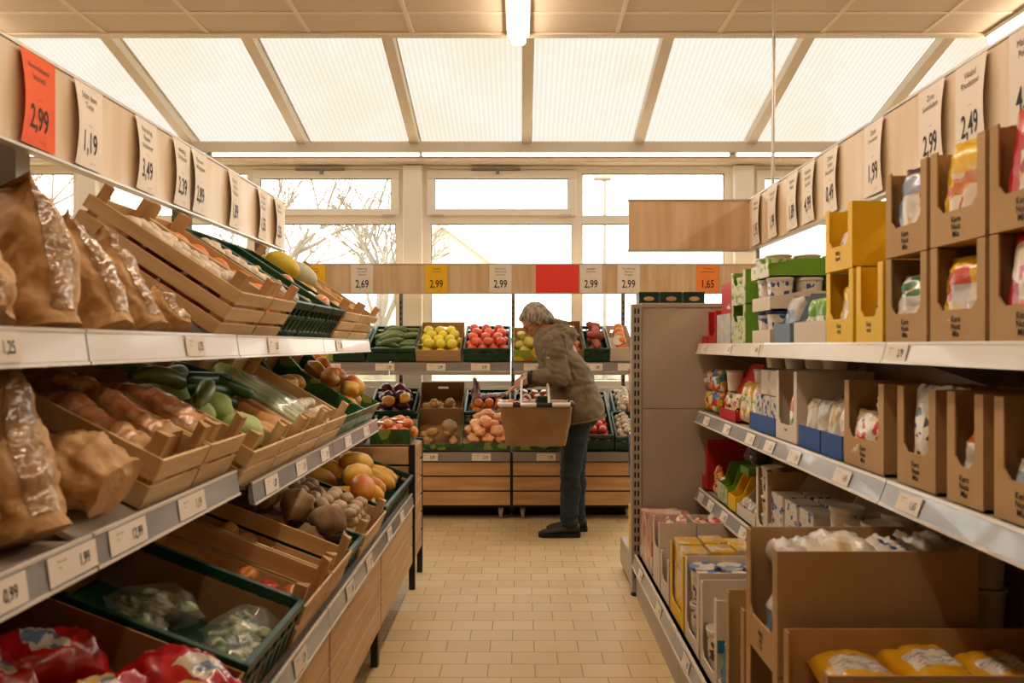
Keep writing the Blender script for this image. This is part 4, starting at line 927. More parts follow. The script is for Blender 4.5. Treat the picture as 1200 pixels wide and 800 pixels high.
for px, p in ((502, '0,89'), (564, '2,59'), (640, '1,79')): back_label(px, F0 - .0165, .497, p, f'white shelf label priced {p} on the lower rail of the wood stand', 'labels on the lower stand rail', .15)
H2 = .115
def cr(px0, px1, row, y=None):
    y = y or {'up': 6.1, 'front': 5.9, 'rear': 6.25}[row]; a, b = X_(px0, y), X_(px1, y); return back_mx((a + b) / 2, row), b - a
# upper shelf
m, w_ = cr(300, 355, 'up'); plastic_crate('green crate on the upper window shelf behind the far left crates', .48, w_, H2, m); heap('onion', m, .03, .45, -.16, .16, .01, 2, 'onion in the green crate behind the far left crates', 'onions on the upper window shelf')
m, w_ = cr(357, 392, 'up'); card_tray('yellow printed tray on the upper window shelf beside the left rack', .46, w_, .1, m, m='card', pm='lime_print', name='printed_tray'); heap('orange', m, .03, .43, -.1, .1, .01, 2, 'orange in the yellow printed tray beside the left rack', 'oranges on the upper window shelf')
m, w_ = cr(393, 429, 'up'); plastic_crate('green crate on the upper window shelf left of the zucchini', .48, w_, H2, m); heap('mushroom', m, .03, .45, -.1, .1, .03, 3, 'mushroom in the green crate left of the zucchini', 'mushrooms on the upper window shelf')
m, w_ = cr(431, 488, 'up'); plastic_crate('green crate of zucchini on the upper window shelf', .48, w_, H2, m)
zs = []
for i in range(6):
    for j in range(2): zs.append((.06 + i * .07, .17 - j * .2 + RN.uniform(-.03, .03) - .0, .075 + .012 * (i % 2), -90 + RN.uniform(-14, 14), 0))
for i in range(5): zs.append((.08 + i * .08, .12 + RN.uniform(-.04, .03), .12, -90 + RN.uniform(-30, 30), 0))
lay('zucchini', m, zs, 'green zucchini in the crate on the upper window shelf', 'zucchini on the upper window shelf')
m, w_ = cr(488, 541, 'up'); card_tray('cardboard tray of yellow quinces on the upper window shelf', .48, w_, .1, m, back=.15); heap('lemon', m, .02, .40, -.17, .17, .01, 2, 'yellow quince in the cardboard tray on the upper window shelf', 'quinces on the upper window shelf', rise=.04)
m, w_ = cr(543, 598, 'up'); plastic_crate('green crate of light red tomatoes left of the shopper', .48, w_, H2, m); heap('tomato_light', m, .02, .42, -.175, .175, .05, 2, 'light red tomato in neat rows left of the shopper', 'tomatoes on the upper window shelf')
m, w_ = cr(601, 655, 'up'); card_tray('lime green printed tray of yellow pears in front of the shopper', .48, w_, .1, m, m='card', pm='lime_print', name='printed_tray'); heap('pear', m, .03, .42, -.16, .16, .01, 3, 'yellow pear in the lime green tray before the shopper', 'pears on the upper window shelf', rise=.03)
m, w_ = cr(656, 684, 'up'); card_tray('brown cardboard tray behind the shopper hood', .48, w_, .1, m, m='card_dark', back=.16); heap('apple', m, .05, .42, -.08, .08, .01, 2, 'apple in the brown tray behind the shopper hood', 'apples on the upper window shelf')
m, w_ = cr(685, 712, 'up'); plastic_crate('green crate of sweet potatoes on the upper window shelf', .48, w_ + .02, H2, m); heap('sweet_potato', m, .02, .42, -.085, .085, .03, 3, 'dark red sweet potato in the crate right of the shopper', 'sweet potatoes on the upper window shelf')
m, w_ = cr(714, 742, 'up'); card_tray('pale cardboard tray of tomato packs beside the grey shelf end', .48, w_, .12, m, m='white_card'); heap('orange', m, .02, .42, -.08, .08, .05, 2, 'orange in the pale tray beside the grey shelf end', 'oranges in the pale tray')
o = obj('round_label', MB().lathe([(0, 0), (.042, 0), (.042, .002), (0, .002)], 24).mesh('round_label', M['paper_white'])); tag(o, 'round white label disc on the pale tray beside the grey shelf end', 'label'); o.matrix_world = m @ Matrix.Translation((.06, .03, .165)) @ Matrix.Rotation(R(-55), 4, 'Y')
# lower shelf, front row and rear row
m, w_ = cr(433, 487, 'rear'); plastic_crate('green crate of dark mangoes behind the orange nets', .40, w_, .13, m); heap('plum', m, .02, .38, -.16, .16, .02, 3, 'purple red mango in the green crate behind the orange nets', 'dark mangoes at the window')
for u, v in ((.05, .02), (.10, -.11)): put('mango', m, (u, v, .20), 'orange mango lying on the dark mangoes', 'orange mangoes on the dark ones')
m, w_ = cr(433, 487, 'front'); plastic_crate('green crate hidden behind the wooden end unit', .39, w_, .12, m); heap('onion', m, .03, .36, -.15, .15, .01, 2, 'onion in the green crate behind the wooden end unit', 'onions behind the end unit')
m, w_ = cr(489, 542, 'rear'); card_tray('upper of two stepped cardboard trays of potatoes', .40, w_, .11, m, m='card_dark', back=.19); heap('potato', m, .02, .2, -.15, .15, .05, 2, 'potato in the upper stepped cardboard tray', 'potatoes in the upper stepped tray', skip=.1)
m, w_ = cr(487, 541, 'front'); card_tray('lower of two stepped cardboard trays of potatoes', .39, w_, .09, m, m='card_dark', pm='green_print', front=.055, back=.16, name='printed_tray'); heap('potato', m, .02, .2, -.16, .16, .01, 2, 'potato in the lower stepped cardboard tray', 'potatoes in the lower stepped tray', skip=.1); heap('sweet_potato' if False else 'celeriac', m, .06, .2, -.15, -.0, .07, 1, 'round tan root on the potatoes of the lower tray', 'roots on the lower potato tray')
m, w_ = cr(544, 599, 'rear'); plastic_crate('green crate of mixed squash and red radicchio behind the pumpkin pieces', .40, w_, .12, m); heap('orange', m, .02, .2, -.16, .16, .04, 2, 'small orange squash in front of the radicchio', 'orange squash at the window')
def radicchio(label, mx):
    t = thing('radicchio_bag', label, 'vegetable bag', mx); b = MB(); rnd = random.Random(3)
    for k in range(10): b.ell((k * .018, rnd.uniform(-.025, .025), rnd.uniform(0, .03)), (.05, .022, .014), Matrix.Rotation(rnd.uniform(-.4, .4), 3, 'Z'), 8)
    obj('leaves', b.mesh('leaves', mat('radicchio', '#5d2240', .45, '#d8c0cc', 18, (1, 4, 4)), 60), t)
    e = MB(); e.tube([(.2, 0, .015), (.25, .02, .02), (.3, -.01, .04)], [.03, .018, .03], 8); obj('film_end', e.mesh('film_end', M['film_clear'], 60), t)
radicchio('purple radicchio in film standing up at the crate corner', m @ Matrix.Translation((.16, .11, .13)) @ Matrix.Rotation(R(-45), 4, 'Y'))
radicchio('purple and white leafy bag lying across the orange squash', m @ Matrix.Translation((.2, .05, .14)) @ Matrix.Rotation(R(-80), 4, 'Z'))
m, w_ = cr(540, 599, 'front'); card_tray('green printed tray of cut pumpkin pieces under the basket', .39, w_, .09, m, m='card', pm='green_print', front=.065, back=.11, name='printed_tray'); heap('pumpkin', m, .0, .36, -.17, .17, .03, 3, 'cut orange pumpkin piece heaped in the green printed tray', 'pumpkin pieces at the window')
m, w_ = cr(602, 654, 'front'); card_tray('green printed tray of orange squash below the shopping basket', .39, w_, .09, m, m='card', pm='green_print', front=.07, back=.11, name='printed_tray'); heap('orange', m, .01, .36, -.15, .15, .03, 2, 'orange squash in the tray below the shopping basket', 'squash under the basket')
m, w_ = cr(602, 654, 'rear'); plastic_crate('green crate hidden behind the shopping basket', .40, w_, .12, m); heap('apple', m, .02, .38, -.15, .15, .03, 2, 'red apple in the crate behind the shopping basket', 'apples behind the basket')
m, w_ = cr(657, 719, 'front'); plastic_crate('long green crate of red tomatoes behind the shopper legs', .72, w_, .14, m); heap('tomato', m, .02, .66, -.19, .19, .01, 3, 'red tomato in the long green crate behind the shopper', 'tomatoes behind the shopper')
m, w_ = cr(720, 748, 'front'); plastic_crate('narrow green crate of white mushrooms beside the grey shelf end', .40, w_, .12, m); heap('mushroom', m, .01, .38, -.08, .08, .04, 3, 'pale mushroom in the narrow crate beside the grey shelf end', 'mushrooms by the shelf end')
m, w_ = cr(718, 748, 'rear'); plastic_crate('narrow green crate of garlic nets beside the grey shelf end', .38, w_, .12, m); heap('garlic', m, .02, .36, -.08, .08, .06, 3, 'white garlic bulb in the narrow crate by the shelf end', 'garlic by the shelf end')
# ------------------------------------------------------------------ right hand shelving
RX0 = .968
gon = thing('shelving_unit', 'grey metal shelving unit with cartons right of the aisle', 'shelving', loc=(1.37, 2.5, 0))
def rg(b, n_, m, smooth=None, p=None):
    p = p or gon; me = b.mesh(n_, m, smooth); me.transform(Matrix.Translation(-p.location)); return obj(n_, me, p)
rg(MB().box((1.37, -.03, .1), (1.385, 4.06, 1.62)), 'back_panel', M['panel_grey'])
for y in (1.0, 1.97, 2.97, 4.05): rg(MB().box((1.282, y - .01, 1.60), (1.298, y + .01, 2.1)), 'sign_post', M['shelf_grey']); rg(MB().box((1.282, y - .01, 1.58), (1.37, y + .01, 1.60)), 'sign_bracket', M['shelf_grey'])
for y in (.97, 1.97, 2.97, 4.05): rg(MB().box((1.34, y - .015, 0), (1.38, y + .015, 1.62)), 'upright', M['shelf_grey'])
for a, b in ((.97, 1.97), (1.97, 2.97), (2.97, 4.06)):
    rg(MB().box((.628, a + .002, 0), (.64, b - .002, .165)), 'kick_plate', M['shelf_grey'])
    rg(MB().box((.64, a + .002, .0), (.655, b - .002, .012)), 'foot_strip', M['black_metal'])
def right_shelf(X, a, b, z, label, m, h=.05, tilt=.012):
    t = thing('metal_shelf', label, 'shelf', loc=(X, (a + b) / 2, z)); L_ = (b - a) / 2 - .002
    d = MB(); d.box((.01, -L_, -.022), (1.337 - X, L_, -.004)); d.box((.01, -L_, -.03), (.03, L_, -.004)); obj('deck', d.mesh('deck', M['shelf_grey']), t)
    if X > .9:
        for q in (-L_ + .02, L_ - .026): obj('shelf_bracket', MB().prism([(.03, -.024), (.36, -.024), (.36, -.14), (.05, -.034)], q, q + .006, 'y').mesh('shelf_bracket', M['shelf_grey']), t)
    obj('price_rail', MB().prism([(.012, 0), (.004, 0), (0, -.004), (-tilt, -h + .004), (-tilt + .006, -h), (.012, -h)], -L_, L_, 'y').mesh('price_rail', m), t)
    obj('rail_lip', MB().prism([(.010, .004), (.002, .004), (-.001, -.003), (.010, -.001)], -L_, L_, 'y').mesh('rail_lip', M['rail_white_sheen']), t); e = MB(); e.prism([(-tilt - .003, -h + .006), (-tilt - .005, -h - .002), (.0, -h - .003), (.0, -h)], -L_, L_, 'y'); obj('rail_lip', e.mesh('rail_lip', M['rail_white_sheen']), t)
    return t
for a, b, n_ in ((.97, 1.97, 'under the stacked brown window cartons'), (1.97, 2.97, 'under the yellow cartons'), (2.97, 4.06, 'under the green cartons and blue white tubs')):
    right_shelf(RX0, a, b, 1.384, f'top metal shelf with pale edge {n_}', M['rail_white_sheen'])
for a, b, n_ in ((.97, 1.97, 'carrying the single row of brown cartons'), (1.97, 2.97, 'carrying the blue edged trays'), (2.97, 4.06, 'carrying colourful bags by the grey shelf end')):
    right_shelf(RX0, a, b, 1.018, f'second metal shelf {n_}', M['rail_clear'], .058, .02)
for a, b, n_ in ((1.97, 2.97, 'holding white tubs above the big brown carton'), (2.97, 4.06, 'holding the red and green cartons by the grey shelf end')):
    right_shelf(RX0, a, b, .598, f'third metal shelf {n_}', M['rail_clear'], .055, .02)
for a, b, n_ in ((.97, 1.97, 'below the big brown cartons'), (1.97, 2.97, 'below the white carton with blue tops'), (2.97, 4.06, 'below the pale carton pair')):
    right_shelf(.618, a, b, .232, f'deep bottom metal shelf {n_}', M['rail_clear'], .06, .012)
def right_label(X, y, z, p, lab, grp, w=.105, h=.044, tilt=.25):
    nrm = Vector((-1, 0, tilt)).normalized(); rail_label(lab, frame(Vector((X, y, z)), (0, -1, 0), nrm), p, grp, w, h)
for y, p in ((1.22, '1,99'), (1.83, '1,65'), (2.21, '1,45'), (2.6, '1,19'), (2.86, '2,15'), (3.1, '1,15'), (3.45, '0,95'), (3.83, '1,05')):
    right_label(RX0 - .0135, y, .988, p, f'white shelf label priced {p} on the second right hand shelf edge', 'labels on the second right shelf edge', tilt=.36)
for y, p in ((3.2, '0,79'), (3.5, '0,85'), (3.75, '1,25'), (3.95, '1,55')): right_label(RX0 - .0135, y, .570, p, f'white shelf label priced {p} on the third right hand shelf edge', 'labels on the third right shelf edge', .1, tilt=.36)
for y, p in ((1.9, '2,79'), (3.05, '3,49'), (3.45, '2,35'), (3.9, '1,35')): right_label(RX0 - .0085, y, 1.36, p, f'pale shelf label priced {p} on the top right hand shelf edge', 'labels on the top right shelf edge', tilt=.24)
for y, p in ((2.3, '2,09'), (2.75, '1,85'), (3.3, '1,95'), (3.8, '2,05')): right_label(.618 - .0085, y, .204, p, f'white shelf label priced {p} on the bottom right hand shelf edge', 'labels on the bottom right shelf edge', tilt=.2)
# grey shelf end with slotted uprights and its far side shelves
ec = thing('shelf_end', 'tall plain grey metal shelf end with a slotted post facing the camera', 'shelving', loc=(1.3, 4.2, 0))
rg(MB().box((.665, 4.1, .1), (2.05, 4.105, 1.585)), 'backing', M['ink_grey'], p=ec); rg(MB().box((.665, 4.085, .1), (2.05, 4.10, 1.029)), 'lower_panel', M['panel_grey'], p=ec); rg(MB().box((.665, 4.085, 1.032), (2.05, 4.10, 1.585)), 'upper_panel', M['panel_grey'], p=ec)  # dark sheet added behind the panels to stop light leaking through their seam
rg(MB().box((.655, 4.078, 1.585), (2.06, 4.12, 1.61), bev=.004), 'top_rail', M['shelf_grey'], p=ec)
for x, n_ in ((.605, 1), (2.06, 0)):
    rg(MB().box((x, 4.075, .02), (x + .058, 4.125, 1.605), bev=.003), 'slotted_post', M['shelf_grey'], p=ec)
    s = MB()
    for k in range(30):
        for dx in (.019, .037): s.box((x + dx - .0045, 4.0735, .1 + k * .05), (x + dx + .0045, 4.0762, .13 + k * .05))
    rg(s, 'post_slots', M['slot_black'], p=ec)
    rg(MB().lathe([(0, 0), (.03, 0), (.03, .02), (.012, .026), (0, .026)], 14, T=Matrix.Translation((x + .029, 4.1, 0))), 'foot', M['black_metal'], p=ec)
rg(MB().box((.615, 4.13, .03), (2.05, 4.62, .19), bev=.006), 'base', M['shelf_grey'], p=ec); rg(MB().box((.63, 4.14, 0), (2.03, 4.6, .03)), 'base_foot', M['black_metal'], p=ec)
for z in (.62, 1.0, 1.36): rg(MB().box((.68, 4.125, z - .03), (2.05, 4.45, z)), 'end_shelf', M['shelf_grey'], p=ec)
rg(MB().box((.66, 4.125, 1.58), (2.05, 4.4, 1.606)), 'top_shelf', M['shelf_grey'], p=ec)
# ------------------------------------------------------------------ packaging builders
def at(X, y0, y1, z): return Matrix.Translation((X, (y0 + y1) / 2, z)), abs(y1 - y0)
def carton(label, X, y0, y1, z, D, H, m='card', style='U', sw=.03, bh=.07, hf=.07, fm=None, sm=None, stamp=None, cut=.45, group=None, name='display_carton', cat='carton', inner=None):
    mx, W = at(X, y0, y1, z); t = thing(name, label, cat, mx, group); hw = W / 2 - .003; th = .0045; me = M[m]; fm = M[fm] if fm else me; sm = M[sm] if sm else me
    q = obj('base', MB().box((th, -hw, 0), (D, hw, th)).mesh('base', me), t)
    if style == 'slope': fh = hf; prof = [(th, 0), (D, 0), (D, H), (D * cut + .02, H), (D * .12, hf + (H - hf) * .1), (th, hf)]
    else: fh = H; prof = [(th, 0), (D, 0), (D, H), (th, H)]
    for v in (-hw, hw - th): obj('side_panel', MB().prism(prof, v, v + th, 'y').mesh('side_panel', sm), t)
    obj('back_panel', MB().box((D - th, -hw + th, th), (D, hw - th, H)).mesh('back_panel', M[inner] if inner else me), t)
    if style == 'U': poly = [(-hw, 0), (hw, 0), (hw, H), (hw - sw, H), (hw - sw, bh + .02), (hw - sw - .02, bh), (-hw + sw + .02, bh), (-hw + sw, bh + .02), (-hw + sw, H), (-hw, H)]
    else: poly = [(-hw, 0), (hw, 0), (hw, fh), (-hw, fh)]
    if style == 'box':
        obj('lid', MB().box((th, -hw + th, H - th), (D - th, hw - th, H)).mesh('lid', sm), t)
    fp = obj('front_panel', MB().prism(poly, 0, th, 'x').mesh('front_panel', fm), t)
    if stamp:
        nrm = (-1, 0, 0)
        L_ = [(s_, .02, 0, .017 - k * .017, .9, .02) for k, s_ in enumerate(stamp)]
        sh = min(1, bh / .075); tm = text_mesh(L_, M['ink'], name='printed_stamp'); tm.transform(frame((-.0005, 0, bh * .48), (0, -1, 0), nrm) @ Matrix.Scale(sh, 4)); obj('printed_stamp', tm, fp)
    return t
def pouch(label, x, y, z, w, h, th, mats, seed, lean=0, yaw=0, group=None, labels=None, name='snack_bag', cat='bag', wr=.005):
    me = pillow_mesh(name, w, h, th, mats, seed, labels or [(.15, .85, .35, .7)], wr, 14, 16); me.transform(Matrix.Rotation(R(90), 4, 'Z'))
    o = obj(name, me); o.matrix_world = Matrix.Translation((x, y, z)) @ Matrix.Rotation(R(yaw), 4, 'Z') @ Matrix.Rotation(R(lean), 4, 'Y'); return tag(o, label, cat, group)
def tub(label, x, y, z, r, h, m, lid, group=None, band=None, name='plastic_tub', cat='tub'):
    t = thing(name, label, cat, Matrix.Translation((x, y, z)), group)
    obj('cup', cached(('cup', r, h, m), lambda: MB().lathe([(0, 0), (r * .8, 0), (r * .82, .004), (r * .97, h * .93), (0, h * .93)], 20).mesh('cup', M[m], 40)), t)
    obj('lid', cached(('lid', r, h, lid), lambda: MB().lathe([(0, h * .90), (r * 1.02, h * .90), (r * 1.05, h * .92), (r * 1.05, h * .99), (r * .98, h), (r * .9, h * .985), (0, h * .985)], 20).mesh('lid', M[lid], 40)), t)
    if band: obj('sleeve', cached(('slv', r, h, band), lambda: MB().lathe([(r * .85, h * .12), (r * .975, h * .86), (r * .98, h * .86), (r * .855, h * .12)], 20).mesh('sleeve', M[band], 40)), t)
    return t
def pack(label, lo, hi, m, group=None, name='small_pack', cat='pack', top=None, yaw=0):
    c = [(a + b) / 2 for a, b in zip(lo, hi)]; d = [(b - a) / 2 for a, b in zip(lo, hi)]
    t = thing(name, label, cat, Matrix.Translation((c[0], c[1], lo[2])) @ Matrix.Rotation(R(yaw), 4, 'Z'), group); H = d[2] * 2
    obj('box', MB().box((-d[0], -d[1], 0), (d[0], d[1], H), bev=.002).mesh('box', M[m]), t)
    f = MB(); f.box((-d[0] + .004, -d[1] + .004, H), (d[0] - .004, d[1] - .004, H + .0008)); obj('top_flap', f.mesh('top_flap', M[top or m]), t)
    return t
pk = {'red': ['#b51f22', '#c9302c', '#b51f22', '#e8d6c2', '#c22628'], 'rdw': ['#b3202a', '#d9cbbb', '#c42a2c', '#e2b04a'], 'multi': ['#d9812c', '#2f6fae', '#d9c9a8', '#c43a2a', '#4f8a3a', '#e0b430'], 'green': ['#6fa02c', '#7aab34', '#6fa02c'], 'grnw': ['#e0d8c4', '#7aab34', '#e0d8c4', '#c9d4a0'], 'blue': ['#2b4f8f', '#d9cfc0', '#2b4f8f', '#3a62a8'], 'wblue': ['#e0d6c6', '#e0d6c6', '#2f5596', '#d3c8b6', '#e0d6c6'], 'yel': ['#e6b71c', '#dfa916', '#e6b71c', '#c9482a', '#e9c23c'], 'yelw': ['#e2b324', '#e3d9c6', '#dfa81c', '#c9b8a6', '#e8c23c'], 'gblue': ['#6f7f92', '#7a8aa0', '#6f7f92'], 'pink': ['#d9b9a6', '#e0d2c0', '#c9705c', '#d9b9a6'], 'teal': ['#1f6f96', '#2a82a8', '#1f6f96', '#4f9a6a'], 'wht': ['#e2d8c8', '#ded3c2', '#e2d8c8', '#c2bdb6', '#e2d8c8', '#cbb48a'], 'wred': ['#e2d6c6', '#c8352c', '#e2d6c6', '#e2d6c6'], 'wblk': ['#e0d6c4', '#e0d6c4', '#3a352c', '#d8b04a', '#e0d6c4'], 'purp': ['#4a2a40', '#4f2c44', '#8a93a8'], 'mixp': ['#d8cdbd', '#d9b23a', '#7a2f4a', '#d8cdbd'], 'orw': ['#c9722c', '#e0cdb4', '#c9722c', '#b5502a'], 'grw': ['#2f6f3c', '#e0d6c2', '#c9a04a', '#e0d6c2'], 'dgrn': ['#1d3426', '#1f3a2a', '#1d3426'], 'paleb': ['#c3c6c6', '#cfcfca', '#b5c0c8', '#d9c8b0']}
for k, c in pk.items(): M['p_' + k] = printed('print_' + k, c, 60 if k in ('wblue', 'grnw', 'wblk', 'wred') else 34 if k in ('multi', 'wred', 'wblk', 'rdw', 'wblue', 'mixp', 'paleb', 'grnw', 'orw', 'grw', 'yelw') else 14, .3, .35)
M['yel_card'] = mat('yel_card', '#ebbd16', .5); M['green_card'] = mat('green_card', '#6f9f2a', .5); M['red_card'] = mat('red_card', '#b8201f', .45); M['blue_card'] = mat('blue_card', '#2c5394', .5); M['gblue_card'] = mat('gblue_card', '#6d7c8e', .5)
M['dgreen_card'] = mat('dgreen_card', '#1c3527', .4); M['teal_card'] = mat('teal_card', '#2f7f96', .5); M['navy_lid'] = mat('navy_lid', '#273f7d', .4); M['cream_tub'] = mat('cream_tub', '#ddd2be', .35); M['gold_ink'] = mat('gold_ink', '#c79a6a', .5)
# three dark green boxes on the shelf end
for i, (a, b) in enumerate(((749, 772), (774, 799), (801, 826))):
    y = 4.2; x0, x1 = X_(a, y), X_(b, y); n_ = ['left one of three dark green boxes on the grey shelf end', 'middle one of three dark green boxes on the grey shelf end', 'right one of three dark green boxes on the grey shelf end'][i]
    t = thing('tea_box', n_, 'box', loc=((x0 + x1) / 2, y, 1.611)); d = (x1 - x0) / 2
    obj('box', MB().box((-d, 0, 0), (d, .12, .068), bev=.002).mesh('box', M['dgreen_card']), t); obj('lid_edge', MB().box((-d - .001, -.001, .052), (d + .001, .121, .069), bev=.002).mesh('lid_edge', M['dgreen_card']), t)
    obj('oval_emblem', MB().prism([(math.cos(q * PI / 10) * .03, .03 + math.sin(q * PI / 10) * .013) for q in range(20)], -.0022, -.001, 'y').mesh('oval_emblem', M['gold_ink']), t)
# packs on the far side of the shelf end, a sliver shows
for z, m, n_ in ((.2, 'yel_card', 'tall yellow carton on the base behind the slotted post'), (.62, 'p_purp', 'purple pack on the low end shelf behind the slotted post'), (1.0, 'p_rdw', 'red and white pack on the middle end shelf behind the slotted post')):
    pack(n_, (.635, 4.22, z - .008), (.78, 4.40, z + .24), m, name='end_shelf_pack')
# ---------------------------------------------------------------- top shelf
Z1 = 1.386; XF = .995
def yR(px, X=XF): return dR(px, X)
carton('low red tray of packets at the far end of the top shelf', XF, yR(829), yR(820), Z1, .2, .09, 'red_card', 'slope', hf=.04)
for i in range(3): pouch('spice packet standing in the low red tray', XF + .03 + .05 * i, 4.02, Z1 + .008, .13, .10, .02, [M['p_rdw'], M['p_multi']], i, 8, group='packets in the low red tray', name='packet', cat='packet')
carton('tall red carton of packets beside the low red tray', XF, yR(839), yR(829.5), Z1, .25, .17, 'red_card', 'U', sw=.02, bh=.04)
for i in range(2): pouch(f'printed packet in the tall red carton, {["front one", "rear one"][i]}', XF + .03 + .06 * i, 3.885, Z1 + .01, .11, .16, .03, [M['p_multi'], M['p_wblk']], 4 + i, 6, name='packet', cat='packet')
pouch('green white bag lying over the tall red carton', XF + .10, 3.86, Z1 + .18, .14, .12, .07, [M['p_grnw'], M['white_card']], 9, 25, name='packet', cat='packet')
carton('pale printed carton under the red carton on the top shelf', XF, yR(856), yR(840), Z1, .28, .145, 'p_paleb', 'box', name='carton_box', cat='box')
carton('red carton standing on the pale printed carton', XF + .01, yR(856), yR(843), Z1 + .147, .25, .15, 'red_card', 'box', name='carton_box', cat='box')
pouch('white pouch leaning before the red carton', XF + .03, yR(852), Z1 + .15, .10, .08, .05, [M['p_wht'], M['p_grnw']], 12, 10, name='packet', cat='packet')
carton('lower green carton on the top shelf', XF, yR(873), yR(857), Z1, .30, .175, 'green_card', 'U', sw=.025, bh=.10, fm='p_grnw')
carton('upper green carton stacked on the lower green carton', XF, yR(873), yR(857), Z1 + .177, .30, .155, 'green_card', 'U', sw=.025, bh=.09, fm='p_grnw')
for z, n_ in ((Z1 + .008, 'lower'), (Z1 + .185, 'upper')):
    for i in range(2):
        for j in range(2): tub(f'white tub inside the {n_} green carton', XF + .05 + .09 * i, yR(865) - .045 + .09 * j, z, .04, .12, 'cream_tub', 'white_plastic', f'tubs inside the {n_} green carton', 'p_grnw')
def tub_tray(label, ya, yb, z, nd, nv, tl, grp, band, lid, hf=.055, r=.052, h=.125, bm='white_card', fm=None, tubs=True):
    carton(label, XF, ya, yb, z, .12 * nd + .01, hf + .02, bm, 'slope', hf=hf, fm=fm, cut=.3)
    W = yb - ya
    for i in range(nd):
        for j in range(nv): tub(tl, XF + .06 + .118 * i, ya + W * (j + .5) / nv, z + .006, r, h, 'cream_tub', lid, grp, band)
ya, yb = 2.97, 3.20
tub_tray('white tray of blue labelled tubs on the top shelf, lowest tray', ya, yb, Z1, 3, 2, 'white tub with blue band in the lowest tub tray', 'tubs in the lowest tub tray', 'p_wblue', 'navy_lid')
tub_tray('second white tray of blue lidded tubs stacked above', ya, yb, Z1 + .135, 3, 2, 'blue lidded white tub in the second tub tray', 'tubs in the second tub tray', 'p_wblue', 'white_plastic')
tub_tray('third tray of white lidded tubs on top of the stack', ya + .02, yb + .02, Z1 + .27, 3, 2, 'white lidded tub with green band in the topmost tub tray', 'tubs in the topmost tub tray', 'p_grnw', 'white_plastic', h=.085, bm='green_card', fm='p_grnw')
carton('blue grey carton with slanted cut beside the tub trays', XF, yR(926), yR(907), Z1, .3, .185, 'white_card', 'slope', hf=.075, fm='gblue_card', sm='gblue_card', cut=.2)
for i in range(2): pouch('white pouch inside the blue grey carton', XF + .05 + .08 * i, yR(916), Z1 + .008, .13, .17, .06, [M['p_wht'], M['p_gblue']], 20 + i, 5, group='pouches inside the blue grey carton')
carton('white tray of green and white pouches beside the yellow cartons', XF, yR(968), yR(930), Z1, .3, .135, 'white_card', 'slope', hf=.075, cut=.35)
for i in range(2):
    for j in range(3): pouch('green and white pouch in the white tray by the yellow cartons', XF + .05 + .09 * i, yR(966) + .05 + .085 * j, Z1 + .008, .08, .15, .05, [M['p_grnw'], M['p_green']], 30 + i * 3 + j, 6, group='green pouches by the yellow cartons', labels=[(.1, .9, .55, .95)])
def win(label, pa, pb, z, H, D=.26, X=XF, m='card', bags=(), sw=.028, bh=.075, stamp=('Kern', 'Nuss', 'Mix'), y=None, n=2, bw=.8, bhh=.82, grp=None, thick=.08, lean=8, dv=-.012, lbl=(.2, .8, .28, .62)):
    y0, y1 = y or (yR(pb, X), yR(pa, X)); carton(label, X, y0, y1, z, D, H, m, 'U', sw=sw, bh=bh, stamp=stamp)
    W = y1 - y0
    for i, (mt, lb) in enumerate(bags):
        pouch(lb, X + .05 + .085 * i, (y0 + y1) / 2 + dv, z + .01, W * bw - .03, H * bhh, thick, mt, int(y0 * 100) + i, lean, 14, None, [lbl], wr=.007)
Mx = lambda *a: [M['p_' + k] for k in a]
win('yellow carton with low window standing on the top shelf, farther of the pair', 968, 1000, Z1, .225, m='yel_card', stamp=('Reis', 'mix'), bags=[(Mx('yelw', 'wht'), 'yellow and white packet in the farther yellow carton'), (Mx('wht', 'yelw'), 'white packet behind in the farther yellow carton')])
win('yellow carton nearer the brown cartons on the top shelf', 1003, 1035, Z1, .225, m='yel_card', stamp=('Reis', 'mix'), bags=[(Mx('wblk', 'wht'), 'small white packet in the nearer yellow carton')], bhh=.5)
win('big yellow carton stacked on the two yellow cartons', 967, 999, Z1 + .228, .20, D=.30, m='yel_card', stamp=('Mais', 'korn'), bags=[(Mx('wht', 'mixp'), 'white packet inside the stacked big yellow carton')], bhh=.6)
pouch('pale yellow packet on top of the nearer yellow carton', XF + .13, yR(1012), Z1 + .23, .16, .13, .07, Mx('yelw', 'yel'), 71, 20)
BR = [(1037, 1087, 'first'), (1089, 1156, 'second'), (1158, 1245, 'third')]
BX = XF
BB = [[(Mx('grw', 'wht'), 'green and white nut bag in the lower brown carton by the yellow cartons')], [(Mx('yel', 'wht'), 'yellow and white bag in the lower middle brown carton, front one'), (Mx('yelw', 'yel'), 'yellow bag in the lower middle brown carton, rear one')], [(Mx('red', 'wred'), 'red bag in the lower brown carton at the picture edge')]]
BT = [[(Mx('purp', 'mixp'), 'purple and yellow bag in the upper brown carton by the yellow carton')], [(Mx('yel', 'orw'), 'yellow bag with orange print in the upper middle brown carton')], [(Mx('red', 'rdw'), 'red bag in the upper brown carton at the picture edge')]]
NM = ['next to the yellow cartons', 'in the middle of the stack', 'at the picture edge']
for k, (a, b, q) in enumerate(BR):
    y0, y1 = yR(b, BX) + .002, yR(a, BX) - .002
    win(f'lower brown window carton {NM[k]}', 0, 0, Z1, .226, y=(y0, y1), bags=BB[k], X=BX, lean=6, thick=.09, bhh=[.75, .85, 1.0][k], bw=1.05)
    win(f'upper brown window carton {NM[k]}', 0, 0, Z1 + .229, .226, y=(y0, y1), bags=BT[k], X=BX, lean=6, thick=.09, bhh=[1.0, 1.05, 1.1][k], bw=1.05)
